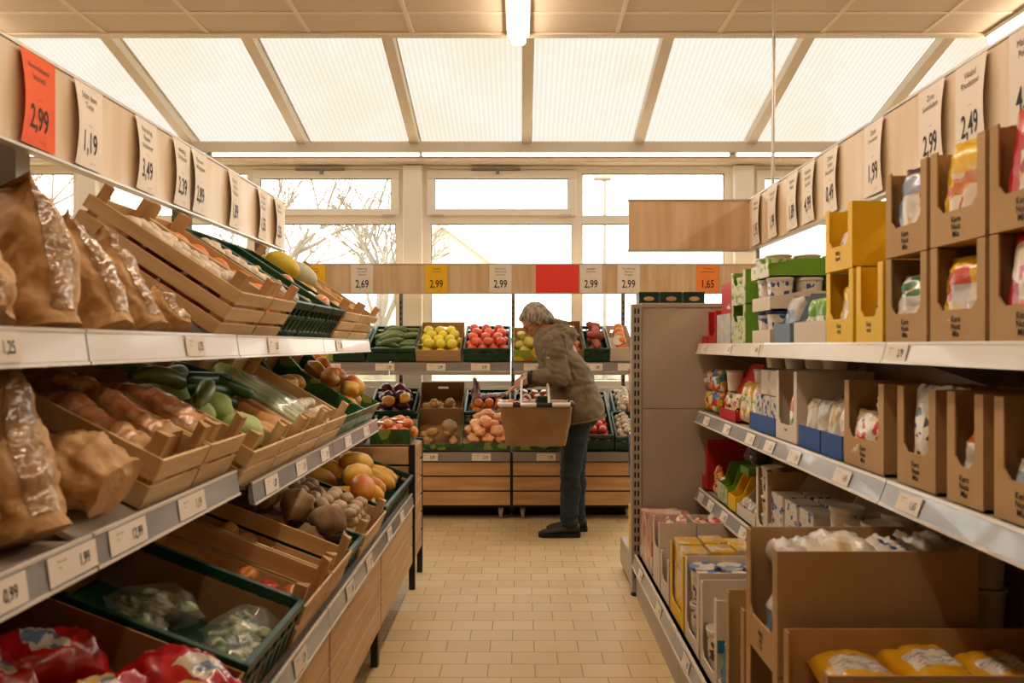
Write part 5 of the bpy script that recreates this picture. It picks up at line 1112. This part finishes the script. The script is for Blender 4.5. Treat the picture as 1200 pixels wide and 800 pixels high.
# ---------------------------------------------------------------- second shelf
Z2 = 1.02
for i in range(4):
    lo = i < 2
    pouch(['colourful bag in the lower row beside the grey shelf end', 'colourful bag in the lower row near the red tray', 'colourful bag stacked on top beside the grey shelf end', 'colourful bag stacked on top near the red tray'][i], XF + .05, [4.03, 3.88, 4.03, 3.88][i], Z2 + (0.002 if lo else .115), .15, .115, .09, Mx('multi', 'rdw') if lo else Mx('multi', 'wblue'), 80 + i, 0, 0)
carton('red display tray on the second shelf', XF, yR(862), yR(843), Z2, .26, .13, 'red_card', 'slope', hf=.05, sm='red_card', cut=.6)
for i in range(2): pouch('small printed packet in the red display tray', XF + .04, yR(850) + (.07 if i else -.05), Z2 + .006, .1, .12, .05, Mx('wblk', 'rdw'), 90 + i, 5, group='packets in the red display tray')
tub('grey lidded can above the red display tray', XF + .06, yR(848), Z2 + .135, .045, .10, 'cream_tub', 'grey_card'); tub('grey lidded can behind the red flap', XF + .12, yR(866), Z2 + .15, .05, .10, 'cream_tub', 'grey_card')
o = obj('red_flap', MB().prism([(0, 0), (.004, 0), (.084, .14), (.08, .14)], -.1, .1, 'y').mesh('red_flap', M['red_card'])); tag(o, 'slanted red carton flap over the red display tray', 'carton flap'); o.location = (XF + .05, yR(857), Z2 + .13)
for i in range(3): pouch(['yellow white pouch closest to the red tray', 'yellow white pouch in the middle of its row', 'yellow white pouch next to the blue tray'][i], XF + .045, 3.41 - i * .085, Z2 + .002, .085, .19, .07, Mx('yelw', 'grnw'), 95 + i, 4)
carton('blue edged tray of white boxes on the second shelf', XF, yR(908), yR(878), Z2, .27, .15, 'white_card', 'slope', hf=.07, fm='blue_card', cut=.5)
for i in range(2):
    for j in range(3): pack('blue and white printed box in the blue edged tray', (XF + .02 + .09 * i, yR(908) + .02 + .1 * j, Z2 + .006), (XF + .10 + .09 * i, yR(908) + .105 + .1 * j, Z2 + .15), 'p_wblue', 'boxes in the blue edged tray')
carton('plain white carton on top of the blue and white boxes', XF + .02, yR(908), yR(886), Z2 + .155, .2, .10, 'white_card', 'box', fm='p_wht', name='carton_box', cat='box')
for i, px in enumerate((884, 899, 915, 928)): tub('round tub in the shaded top row of the second shelf', XF + .10 + .02 * i, yR(px), Z2 + .262 if i < 2 else Z2 + .27, .05, .055, 'cream_tub', 'white_plastic', 'tubs in the shaded top row')
carton('white carton with a bottle window on the second shelf', XF, yR(934), yR(909), Z2, .28, .262, 'white_card', 'U', sw=.03, bh=.06, stamp=('Sauce',))
def bottle(label, x, y, z):
    t = thing('sauce_bottle', label, 'bottle', loc=(x, y, z))
    obj('body', MB().lathe([(0, 0), (.034, 0), (.036, .005), (.036, .12), (.03, .15), (.018, .19), (.017, .2), (0, .2)], 20).mesh('body', mat('sauce_orange', '#c9682a', .25, coat=.6), 40), t)
    obj('cap', MB().lathe([(0, .2), (.02, .2), (.019, .235), (0, .236)], 18).mesh('cap', mat('cap_pink', '#d2526a', .35), 40), t)
    obj('label', MB().lathe([(.0365, .03), (.0372, .031), (.0372, .105), (.0365, .106)], 20).mesh('label', M['p_grnw'], 40), t)
bottle('orange sauce bottle with pink cap in the bottle window', XF + .05, yR(922), Z2 + .006)
for k, (a, b) in enumerate(((961, 935.5), (987, 961.5))):
    n_ = ['farther', 'nearer'][k]
    carton(f'blue fronted tray of white pouches, {n_} from the camera', XF, yR(a), yR(b), Z2, .30, .22 if k else .21, 'white_card', 'slope', hf=.075, fm='blue_card', cut=.55, inner='grey_card')
    for i in range(2):
        for j in range(2): pouch(f'white pouch with green leaf print in the {n_} blue fronted tray', XF + .04 + .1 * i, yR(a) + (yR(b) - yR(a)) * (j + .5) / 2, Z2 + .006, .085, .165, .05, Mx('wht', 'grnw'), 110 + k * 9 + i * 3 + j, 3, group=f'pouches in the {n_} blue fronted tray', labels=[(.2, .8, .1, .4)])
SB2 = [(1036, 989, 'brown carton beside the blue trays on the second shelf', Mx('wht', 'wred'), 'white bag with red dots in the brown carton by the blue trays', .62),
       (1097, 1051, 'second brown carton of the lower row', Mx('wht', 'wblk'), 'tall white bag with dark prints in the second brown carton', .98),
       (1153, 1109, 'third brown carton of the lower row', Mx('orw', 'wht'), 'orange and white bag in the third brown carton', .62),
       (1235, 1164, 'brown carton at the picture edge of the lower row', Mx('wht', 'gblue'), 'pale bag deep in the brown carton at the picture edge', .45)]
for a, b, n_, mt, lb, f in SB2:
    win(n_, b, a, Z2, .252, bags=[(mt, lb)], m='card', bhh=f, lean=5, bw=1.0, thick=.09, lbl=(.04, .96, .14, .82), bh=.085, sw=.03)
o = pouch('white crumpled packet sticking out above the dotted bag', XF + .07, yR(1012), Z2 + .15, .10, .07, .05, Mx('wht', 'wht'), 140, 10)
# ---------------------------------------------------------------- third shelf
Z3 = .60
win('tall red window carton at the far end of the third shelf', 820, 829, Z3, .275, D=.3, m='red_card', stamp=None, bags=[(Mx('wht', 'orw'), 'pale packet in the tall red window carton')], sw=.035, bh=.07)
for i in range(2): pouch('small red and black packet beside the red window carton', XF + .03, yR(835) - i * .07, Z3 + .002, .07, .15 - .04 * i, .05, Mx('rdw', 'wblk'), 150 + i, 5, group='packets beside the red window carton')
carton('green carton with pale front on the third shelf', XF, yR(852), yR(841), Z3, .28, .19, 'green_card', 'slope', hf=.09, fm='p_grnw', cut=.15)
pouch('dark crumpled bag lying on the green carton', XF + .14, yR(848), Z3 + .19, .2, .12, .1, [mat('dark_film', '#4a4238', .25, coat=.5), M['ink_grey']], 155, 30)
carton('green carton lid over the yellow carton', XF + .06, yR(862), yR(853), Z3 + .17, .28, .035, 'green_card', 'box', name='carton_box', cat='box')
carton('yellow carton with cut away front on the third shelf', XF, yR(862), yR(853), Z3, .28, .165, 'yel_card', 'slope', hf=.07, cut=.2, inner='card_in')
carton('white carton with a rounded slope on the third shelf', XF, yR(885), yR(863), Z3, .28, .15, 'white_card', 'slope', hf=.05, cut=.35)
for j in range(3): pouch('small white packet in the rounded white carton', XF + .04, yR(884) + .05 + j * .09, Z3 + .006, .08, .07, .05, Mx('wht', 'wred'), 160 + j, 6, group='packets in the rounded white carton')
carton('narrow brown carton with stacked cups on the third shelf', XF, yR(899), yR(886), Z3, .28, .265, 'card', 'U', sw=.02, bh=.03, fm='white_card')
for z in (0, .075, .15, .2): tub('cup of printed tubs stacked in the narrow carton', XF + .045, yR(892), Z3 + .006 + z, .042, .072, 'cream_tub', 'white_plastic', 'cups stacked in the narrow carton', 'p_wblk')
carton('white carton with sloping sides and white boxes on the third shelf', XF, yR(950), yR(900), Z3, .30, .265, 'white_card', 'slope', hf=.06, cut=.5, inner='grey_card')
for i in range(2):
    for j in range(3): pack('white box with blue strip in the sloping white carton', (XF + .015 + .11 * i, yR(950) + .02 + .15 * j, Z3 + .006), (XF + .11 + .11 * i, yR(950) + .145 + .15 * j, Z3 + .19), 'p_wblue', 'boxes in the sloping white carton', top='white_plastic')
for i in range(3):
    for j in range(4):
        for k in range(2): tub('white lidded tub stacked on the third shelf behind the big brown carton', XF + .06 + .115 * i, 2.06 + .115 * j, Z3 + .115 * k, .053, .113 + .03 * k * ((i + j) % 2), 'cream_tub', 'white_plastic', 'tubs behind the big brown carton', 'p_wblue' if j % 2 else None)
# ---------------------------------------------------------------- bottom shelf
Z4 = .234; XB = .645
for i, y in enumerate((3.98, 3.86, 3.74)): pack(['narrow pink white box at the far end of the bottom shelf', 'second narrow pink white box on the bottom shelf', 'narrow pink white box against the pale carton pair'][i], (XB, y - .055, Z4), (XB + .2, y + .055, Z4 + .26 + .02 * i), 'p_pink')
def tall(label, ya, yb, D, H, X=XB, z=Z4, **k): return carton(label, X, ya, yb, z, D, H, 'white_card', 'U', **k)
tall('front carton of the pale pair with red white bags on top', 3.46, 3.64, .17, .315, sw=.03, bh=.18); tall('rear carton of the pale pair beside the shelf edge', 3.46, 3.64, .19, .315, X=XB + .175, sw=.03, bh=.18)
for i in range(5): pouch('red and white bag lying on the pale carton pair', XB + .03 + .075 * i, 3.55, Z4 + [.20, .21, .20, .21, .20][i], .15, .12, .05, Mx('rdw', 'wred'), 170 + i, 20 - 8 * (i % 2), group='red and white bags on the pale cartons')
for i, c in enumerate(('rear_one', 'front_one')): pass
tall('pale carton with grey contents beside the pale pair', 3.25, 3.44, .3, .2, sw=.03, bh=.08)
for j in range(2): pouch('grey white pouch in the pale carton below the pale pair', XB + .05, 3.30 + .09 * j, Z4 + .006, .085, .2, .06, Mx('wht', 'gblue'), 180 + j, 4, group='pouches below the pale pair')
carton('brown backed carton filled with yellow and white packs', XB, 2.96, 3.22, Z4, .44, .30, 'card', 'U', sw=.03, bh=.06, fm='yel_card')
for i in range(4):
    for j in range(2): pack('yellow and white pack in the top layer of the brown backed carton', (XB + .012 + .105 * i, 2.972 + .12 * j, Z4 + .215), (XB + .108 + .105 * i, 3.085 + .12 * j, Z4 + .312 + .006 * ((i + j) % 3)), 'p_yelw', 'yellow packs in the brown backed carton', top='p_yelw', yaw=RN.uniform(-3, 3))
    pack('yellow and white pack in the lower layer of the brown backed carton', (XB + .012 + .105 * i, 2.975, Z4 + .006), (XB + .108 + .105 * i, 3.2, Z4 + .21), 'p_yelw', 'lower yellow packs in the brown backed carton')
carton('white carton of blue topped tubs on the bottom shelf', XB, 2.70, 2.93, Z4, .44, .315, 'white_card', 'U', sw=.03, bh=.05)
M['p_lid'] = printed('print_lid', ['#e2d9c9', '#e2d9c9', '#3f76c0', '#e2d9c9', '#7f9fc9'], 30, .3, .4)
for z in (.006, .15):
    for i in range(4):
        for j in range(2): tub('white tub with blue printed lid in the white carton' if z > .1 else 'white tub low in the white carton', XB + .06 + .105 * i, 2.76 + .115 * j, Z4 + z, .05, .142, 'cream_tub', 'p_lid', 'blue lidded tubs in the white carton' if z > .1 else 'tubs low in the white carton', 'p_wblue')
carton('white carton with a teal band next to the blue topped tubs', XB, 2.45, 2.68, Z4, .4, .30, 'white_card', 'U', sw=.03, bh=.04, sm='white_card')
o = obj('teal_band', MB().box((XB + .002, 2.4475, Z4 + .13), (XB + .395, 2.4525, Z4 + .17)).mesh('teal_band', M['teal_card'])); tag(o, 'teal paper band around the white carton on the bottom shelf', 'band')
for i in range(3):
    for j in range(2): tub('cup of striped dessert in the carton with the teal band', XB + .06 + .11 * i, 2.515 + .11 * j, Z4 + .006, .05, .14, 'cream_tub', 'white_plastic', 'cups in the teal band carton', 'p_wblk')
carton('open white tray of teal pouches on the bottom shelf', XB, 2.37, 2.44, Z4, .3, .17, 'white_card', 'slope', hf=.05, cut=.3)
for i in range(3): pouch('teal pouch with green print in the open white tray', XB + .03 + .08 * i, 2.405, Z4 + .006, .06, .2, .05, Mx('teal', 'wht'), 190 + i, 3, group='teal pouches in the open tray', labels=[(.0, 1, .82, 1)])
carton('tall brown carton of yellow green pouches before the big carton', XB, 2.15, 2.345, Z4, .36, .375, 'card', 'U', sw=.03, bh=.05)
for z, mt, n_ in ((.006, Mx('yelw', 'grnw'), 'yellow green pouch at the bottom of the tall brown carton'), (.17, Mx('grnw', 'wht'), 'pale green pouch above it in the tall brown carton')): pouch(n_, XB + .06, 2.24, Z4 + z, .14, .16, .08, mt, int(200 + z * 100), 12)
for z, n_, H in ((Z4, 'lower big brown carton supporting the open one', .315), (Z4 + .318, 'big open brown carton of white bags, topmost on its stack', .315)):
    carton(n_, XB - .01, 1.84, 2.10, z, .50, H, 'card', 'U', sw=.035, bh=.09, stamp=('Mehl', 'fein', '1 kg'))
for i in range(4):
    pouch(['white bag on top at the aisle side of the big open brown carton', 'white bag second from the aisle in the big open brown carton', 'white and blue bag third from the aisle in the big open brown carton', 'shaded grey bag at the dark end of the big open brown carton'][i], XB + .03 + .115 * i, 1.97, Z4 + .575 + .012 * (i % 2), .21, .135, .09, Mx('wht', 'wblue' if i == 2 else 'wht'), 210 + i, 84, 6 * (i % 2), None, wr=.012)
pouch('white bag seen through the side cut of the big open brown carton', XB + .04, 1.96, Z4 + .326, .17, .16, .07, Mx('wht', 'gblue'), 220, 6); pouch('white bag in the lower big brown carton', XB + .05, 1.96, Z4 + .006, .19, .26, .09, Mx('wht', 'gblue'), 221, 6)
carton('wide brown carton of yellow bags at the bottom right corner', XB - .01, 1.535, 1.80, Z4 + .2, .58, .26, 'card', 'U', sw=.03, bh=.07)
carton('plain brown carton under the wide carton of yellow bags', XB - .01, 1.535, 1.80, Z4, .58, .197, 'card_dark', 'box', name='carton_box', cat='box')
YB = ['yellow bag lying at the aisle side of the wide brown carton', 'yellow bag in the middle of the wide brown carton', 'yellow bag in the dark far side of the wide brown carton']
M['p_ybag'] = mat('p_ybag', '#e0a91a', .28, '#d69c12', 6, coat=.5, bump=.3, bscale=16); M['p_ylab'] = mat('p_ylab', '#d6cdbd', .35, '#8f8a86', 45, (1, 1, 2.5), ramp=(.5, .62), coat=.4)
for k, (z, g_) in enumerate(((.225, 0), (.335, 1))):
    for i in range(3):
        me = cached(('ybag', i), lambda: pillow_mesh('yellow_bag', .165, .225, .105, [M['p_ybag'], M['p_ylab']], 230 + i, [(.15, .85, .3, .62)], .006, 16, 18))
        o = obj('yellow_bag', me); o.matrix_world = Matrix.Translation((XB + .10 + .178 * i, 1.56 + .0 * i, Z4 + z + .05 + .012 * (i % 2))) @ Matrix.Rotation(R(-6 + 5 * i), 4, 'Z') @ Matrix.Rotation(R(-90), 4, 'X')
        tag(o, YB[i] if g_ else 'yellow bag in the lower layer of the wide brown carton', 'bag', None if g_ else 'lower yellow bags')
# ------------------------------------------------------------------ the shopper
PY = 5.44; PX0 = 0.0
def solid(mb, voxel, smooth=3, fac=.5, dec=None):
    """join overlapping shapes into one continuous skin"""
    me = mb.mesh('tmp', []); o = bpy.data.objects.new('tmp', me); C.objects.link(o)
    r = o.modifiers.new('r', 'REMESH'); r.mode = 'VOXEL'; r.voxel_size = voxel
    s_ = o.modifiers.new('s', 'SMOOTH'); s_.factor = fac; s_.iterations = smooth
    if dec: d = o.modifiers.new('d', 'DECIMATE'); d.ratio = dec
    dg = bpy.context.evaluated_depsgraph_get(); out = bpy.data.meshes.new_from_object(o.evaluated_get(dg)); bpy.data.objects.remove(o)
    out.shade_smooth(); return out
M['skin'] = mat('skin', '#c99274', .5, '#b87c60', 12, spec=.35); M['parka'] = mat('parka', '#7d6d52', .8, '#6b5b42', 14, bump=.25, bscale=30)
M['parka_dark'] = mat('parka_dark', '#29251f', .8); M['jeans'] = mat('jeans', '#1f2a31', .85, '#27353c', 16, bump=.2, bscale=50); M['hair'] = mat('hair', '#b0a494', .6, '#5f5446', 30, (2.4, 2.4, .5), bump=.35, bscale=34)
M['shoe'] = mat('shoe', '#2e2620', .5, '#3a3028', 10); M['sole'] = mat('sole', '#1d1a17', .7)
man = thing('person', 'stooping grey haired shopper in an olive brown parka and dark jeans with a basket', 'person', loc=(0, PY, 0))
def pobj(n_, me, m, parent=man):
    me.materials.clear(); me.materials.append(m); return obj(n_, me, parent)
HF = Vector((-math.cos(R(40)), 0, -math.sin(R(40)))); HU = Vector((-math.sin(R(40)), 0, math.cos(R(40)))); HL = Vector((0, -1, 0))
HC = Vector((.105, 0, 1.555)); HR = Matrix((HF, HL, HU)).transposed()
def hp(f, l, u): return HC + HF * f + HL * l + HU * u
b = MB()
b.ell(hp(-.008, 0, .022), (.100, .076, .098), HR, 28); b.ell(hp(.034, 0, -.055), (.062, .056, .062), HR, 22); b.ell(hp(.066, 0, -.088), (.026, .03, .02), HR, 14)
b.cap(hp(.092, 0, .004), hp(.112, 0, -.028), .009, .015, 10); b.ell(hp(.103, .010, -.032), (.010, .009, .008), HR, 8); b.ell(hp(.103, -.010, -.032), (.010, .009, .008), HR, 8)
b.ell(hp(.09, 0, -.056), (.012, .022, .006), HR, 10); b.ell(hp(.088, 0, -.066), (.011, .02, .006), HR, 10); b.ell(hp(.082, 0, .022), (.022, .05, .012), HR, 14)
for s in (1, -1):
    b.ell(hp(-.012, s * .076, -.018), (.018, .008, .032), HR @ Matrix.Rotation(R(-10), 3, 'Y'), 12); b.ell(hp(.062, s * .038, -.022), (.022, .02, .018), HR, 10)
    b.ell(hp(.083, s * .032, .004), (.010, .012, .009), HR, 10)
NK = Vector((.205, 0, 1.44)); b.cap(hp(-.03, 0, -.05), NK, .056, .064)
# trunk, arms, legs under the clothes
CH = Vector((.285, 0, 1.30)); WA = Vector((.36, 0, 1.08)); PE = Vector((.405, 0, .90))
b.cap(NK, CH, .075, .12); b.cap(CH, WA, .13, .12); b.cap(WA, PE, .12, .13)
SHn, ELn, WRn = Vector((.235, -.185, 1.385)), Vector((.262, -.245, 1.150)), Vector((.070, -.215, 1.150))
SHf, ELf, WRf = Vector((.235, .185, 1.385)), Vector((.20, .24, 1.13)), Vector((.02, .15, 1.10))
for s, e, w_ in ((SHn, ELn, WRn), (SHf, ELf, WRf)):
    b.cap(CH.lerp(s, .5), s, .09, .06); b.cap(s, e, .055, .043); b.cap(e, w_, .043, .028)
KN, AN = Vector((.352, -.09, .46)), Vector((.345, -.085, .09)); KF, AF = Vector((.40, .09, .46)), Vector((.41, .085, .09))
for k, a, sy in ((KN, AN, -1), (KF, AF, 1)):
    b.cap(PE + Vector((.0, sy * .085, -.03)), k, .085, .058); b.cap(k, a, .055, .04); b.cap(a + Vector((0, 0, -.035)), a + Vector((-.13, 0, -.055)), .026, .018)
def hand(b, wr, d, pal, curl, side):
    """palm, four unequal bent fingers and a thumb; d runs to the fingertips, pal is the way the palm faces"""
    d = d.normalized(); pal = pal.normalized(); ac = d.cross(pal).normalized()
    pc = wr + d * .05
    b.ell(pc, (.048, .040, .016), Matrix((d, ac, pal)).transposed(), 14)
    for k, (o_, ln) in enumerate(((-.030, .062), (-.010, .072), (.010, .068), (.029, .052))):
        p = wr + d * .085 + ac * o_; q = d.copy(); r_ = .0095
        for j, f in enumerate((.45, .32, .23)):
            q2 = (q * math.cos(R(curl)) + pal * math.sin(R(curl))).normalized() if True else q
            n_ = p + q2 * ln * f * 1.15; b.cap(p, n_, r_, r_ * .92, 8); p = n_; r_ *= .9; pal2 = pal
            q = q2; pal = (pal * math.cos(R(curl)) - q2 * math.sin(R(curl)) * 0).normalized()
    th = wr + d * .02 + ac * side * .032; t1 = th + (d * .6 + ac * side * .6 + pal * .4).normalized() * .035; b.cap(th, t1, .012, .010, 8); b.cap(t1, t1 + (d * .8 + pal * .6).normalized() * .03, .010, .0085, 8)
hand(b, WRn, Vector((-.8, .25, -.35)), Vector((-.2, .9, -.5)), 38, -1)
hand(b, WRf, Vector((-.85, -.1, -.4)), Vector((-.2, 0, -1)), 22, 1)
body = pobj('body', solid(b, .0055, 2), M['skin'])
# hair: cap over the crown and back, with strand relief
h = MB(); h.ell(hp(-.022, 0, .034), (.105, .088, .102), HR, 30); h.ell(hp(-.058, 0, -.018), (.07, .08, .075), HR, 22)
for s in (1, -1): h.ell(hp(-.03, s * .062, -.0), (.05, .024, .05), HR, 14)
h.ell(hp(.040, 0, .078), (.052, .066, .034), HR, 18); h.ell(hp(-.078, 0, -.050), (.046, .066, .05), HR, 18)
hm = solid(h, .006, 3)
for v in hm.vertices:
    p = v.co - HC; f, u, l = p.dot(HF), p.dot(HU), p.dot(HL)
    d = p.normalized(); v.co += d * (noise.noise(Vector((f * 70 + u * 30, u * 10 - f * 6, l * 34))) * .0050 + noise.noise(Vector((f * 190 + u * 80, u * 22, l * 90))) * .0022)
pobj('hair', hm, M['hair'])
g = MB()
for s in (1, -1):
    c = hp(.108, s * .033, -.004); ring = [c + HL * math.cos(k * PI / 8) * .021 + HU * math.sin(k * PI / 8) * .017 for k in range(17)]; g.tube(ring, .0016, 6); g.tube([c + HL * s * .021, hp(.06, s * .078, .0), hp(-.01, s * .082, .0)], .0016, 6)
g.tube([hp(.108, .012, 0), hp(.114, 0, .002), hp(.108, -.012, 0)], .0016, 6)
pobj('glasses', g.mesh('glasses', [], 60), M['black_metal'])
# parka
j = MB()
def ering(c, a, bb, tilt, n=44):
    t = R(tilt); return [c + Vector((math.cos(2*PI*k/n) * a * math.cos(t), math.sin(2*PI*k/n) * bb, math.cos(2*PI*k/n) * a * math.sin(t))) for k in range(n)]
J = [((.440, 0, .838), .172, .235, 10), ((.436, 0, .86), .178, .24, 10), ((.415, 0, .95), .180, .235, 8), ((.375, 0, 1.06), .180, .222, 6), ((.345, 0, 1.14), .182, .222, 2), ((.31, 0, 1.24), .190, .225, -6), ((.27, 0, 1.33), .188, .222, -14), ((.235, 0, 1.40), .160, .19, -22), ((.20, 0, 1.455), .115, .12, -28), ((.17, 0, 1.49), .09, .09, -30)]
j.loft([ering(Vector(c), a, bb, t) for c, a, bb, t in J])
for s, e, w_ in ((SHn, ELn, WRn), (SHf, ELf, WRf)):
    j.cap(CH.lerp(s, .45) + Vector((0, 0, .03)), s, .115, .095); j.cap(s, e, .092, .078); wr = e.lerp(w_, .80); j.cap(e, wr, .076, .056)
# hood gathered behind the neck and collar
for k in range(12):
    a = PI * 2 * k / 12; c = Vector((.225 + math.cos(a) * .085, math.sin(a) * .105, 1.475 + math.cos(a) * .035)); j.ell(c, (.045, .05, .046), None, 10)
j.ell((.315, 0, 1.470), (.105, .155, .058), Matrix.Rotation(R(22), 3, 'Y'), 18); j.ell((.285, 0, 1.525), (.075, .115, .034), Matrix.Rotation(R(24), 3, 'Y'), 16); j.ell((.36, 0, 1.435), (.05, .12, .05), None, 14)
jm = solid(j, .010, 4)
for v in jm.vertices:
    p = v.co; arm = 1.0 if p.y < -.17 and p.z > 1.02 else .35
    f = noise.noise(Vector((p.x * 9, p.y * 9, p.z * 16))) * .010 + noise.noise(Vector((p.x * 22 + p.z * 20, p.y * 18, p.z * 30))) * .007 * (arm + .35)
    if abs(p.z - 1.085 - .1 * (p.x - .36)) < .009: f -= .007
    if p.z > 1.40 and p.x > .2: f += (abs(noise.noise(Vector((p.x * 14, p.y * 8, p.z * 30)))) - .2) * .03
    if p.y < -.10 and 1.12 < p.z < 1.46 and abs(p.x - (.345 - .25 * (p.z - 1.2))) < .010: f -= .008
    v.co += v.normal * f
pobj('parka', jm, M['parka'])
hb = MB(); n = 44; r0 = ering(Vector((.440, 0, .838)), .176, .240, 10); hb.tube(r0 + r0[:1], .008, 6); pobj('hem', hb.mesh('hem', [], 60), M['parka'])
sp = MB(); sp.box((-.0, -.0, 0), (.02, .003, .012)); me = sp.mesh('sleeve_patch', []); o = pobj('sleeve_patch', me, M['shelf_grey']); o.location = (.175, -.288, 1.285)
for e, w_ in ((ELn, WRn), (ELf, WRf)):
    cf = MB(); q = e.lerp(w_, .80); d = (w_ - e).normalized(); cf.tube([q + d * .03, q + d * .062], [.054, .046], 16)
    pobj('cuff', cf.mesh('cuff', [], 50), M['parka_dark'])
# jeans and shoes
l = MB()
for sy, k, a in ((-1, KN, AN), (1, KF, AF)):
    hpnt = PE + Vector((.0, sy * .09, -.02)); l.cap(hpnt, k, .112, .076, 18); l.cap(k, a + Vector((0, 0, .02)), .074, .066, 18); l.cap(k.lerp(a, .3) + Vector((.012, 0, 0)), k.lerp(a, .6), .072, .066, 16)
l.ell(PE + Vector((.02, 0, -.02)), (.15, .185, .13), None, 20)
lm = solid(l, .009, 3)
for v in lm.vertices:
    p = v.co; s = 1.6 if p.z < .2 or .38 < p.z < .55 else .7
    v.co += v.normal * (noise.noise(Vector((p.x * 10, p.y * 10, p.z * 34))) * .006 * s)
    if v.co.z < .07: v.co.z = .07
pobj('jeans', lm, M['jeans'])
for a, n_ in ((AN, 0), (AF, 1)):
    s = MB(); rings = []
    for x, wd, ht, zz in ((.075, .034, .085, .03), (.06, .042, .10, .024), (.0, .044, .105, .022), (-.05, .044, .092, .022), (-.10, .047, .066, .022), (-.16, .049, .054, .022), (-.195, .042, .044, .022), (-.215, .022, .034, .024)):
        rings.append([Vector((a.x + x, a.y + wd * math.cos(t), max(zz, zz + (ht - zz) * (.5 + .5 * math.sin(t)))) ) for t in [2 * PI * q / 18 for q in range(18)]])
    s.loft(rings); o = pobj('shoe', s.mesh('shoe', [], 60), M['shoe'])
    q = MB(); q.prism([(a.x + .082 + 0, a.y)] if False else [(a.x + x, a.y + y) for x, y in ((.082, -.02), (.07, -.046), (-.02, -.049), (-.12, -.055), (-.19, -.05), (-.222, -.026), (-.222, .026), (-.19, .05), (-.12, .055), (-.02, .049), (.07, .046), (.082, .02))], 0, .028, 'z'); pobj('sole', q.mesh('sole', []), M['sole'], o)
    lc = MB()
    for k in range(4): lc.tube([(a.x - .045 - .022 * k, a.y - .03, .082 - .010 * k), (a.x - .05 - .022 * k, a.y, .096 - .010 * k), (a.x - .045 - .022 * k, a.y + .03, .082 - .010 * k)], .0035, 6)
    pobj('laces', lc.mesh('laces', [], 60), M['ink'], o)
# ------------------------------------------------------------------ shopping basket hanging from the forearm
bk = thing('shopping_basket', 'brown fabric shopping basket with black and white rim hanging from the shopper forearm', 'basket', loc=(.10, PY - .33, 0))
M['basket_fabric'] = mat('basket_fabric', '#9a7850', .42, '#866541', 6, crumple=.5, cscale=7, coat=.2); M['basket_alu'] = mat('basket_alu', '#d8cdbd', .3, metal=.3)
ZT, ZB = .975, .70
def rr(a, c, z, n=36, e=.35): return [Vector((a * math.copysign(abs(math.cos(t)) ** e, math.cos(t)), c * math.copysign(abs(math.sin(t)) ** e, math.sin(t)), z)) for t in [2 * PI * k / n for k in range(n)]]
q = MB(); rings = [rr(.20, .105, ZB)] + [rr(.20 + .048 * k / 8, .105 + .035 * k / 8, ZB + (ZT - ZB) * k / 8) for k in range(1, 9)]
q.loft(rings, cap=False); q.bm.faces.new([q.bm.verts.new(p) for p in rings[0][::-1]]); bmesh.ops.remove_doubles(q.bm, verts=q.bm.verts, dist=.0005)
q.warp(lambda p: p + Vector((p.x, p.y, 0)).normalized() * (noise.noise(Vector((p.x * 13, p.y * 13, p.z * 11))) * .012 + noise.noise(Vector((p.x * 30, p.z * 24, 0))) * .004) * (1 if p.z < ZT - .01 else 0))
bo = obj('fabric_body', q.mesh('fabric_body', M['basket_fabric'], 60), bk); sd = bo.modifiers.new('s', 'SOLIDIFY'); sd.thickness = .004
f = MB(); r1 = rr(.251, .143, ZT + .004, 72)
f.tube(r1 + r1[:1], .015, 8); fm = f.mesh('rim', [M['white_plastic'], M['ink']], 60)
for p in fm.polygons:
    c = p.center; s_ = (c.x + .25) * 5.2 + .15 if abs(c.y) > .08 else c.y * 9
    if (s_ % 1) > .64: p.material_index = 1
obj('rim', fm, bk)
for x0, y1 in ((-.145, .115), (.145, .135)):
    hh = MB(); hh.tube([(-.10, x0, ZT), (-.10, .6 * x0 + .05, ZT + .10), (-.095, y1, ZT + .155), (-.07, y1 + .01, ZT + .172), (.055, y1 + .01, ZT + .172), (.08, y1, ZT + .155), (.085, .6 * x0 + .05, ZT + .10), (.085, x0, ZT)], .0085, 10); obj('handle', hh.mesh('handle', M['basket_alu'], 60), bk)
net('white net bag of oranges lying in the shopping basket', Matrix.Translation((-.04, PY - .33, .90)), 'orange', 7, 31, 'net_red', s=.8)
pack('dark green pack standing in the shopping basket', (.11, PY - .37, .78), (.19, PY - .31, 1.03), 'p_dgrn'); pack('red lidded pack in the shopping basket', (.20, PY - .35, .78), (.27, PY - .30, 1.0), 'p_red')
tw = MB(); tw.tube([(-.02, 0, .0), (.0, -.02, .05), (.03, -.01, .075), (.06, 0, .05), (.06, .01, .0)], .008, 8); o = obj('net_loop', tw.mesh('net_loop', M['white_plastic'], 60)); tag(o, 'white carrying loop of the net sticking out of the basket', 'loop'); o.location = (.0, PY - .37, .97)
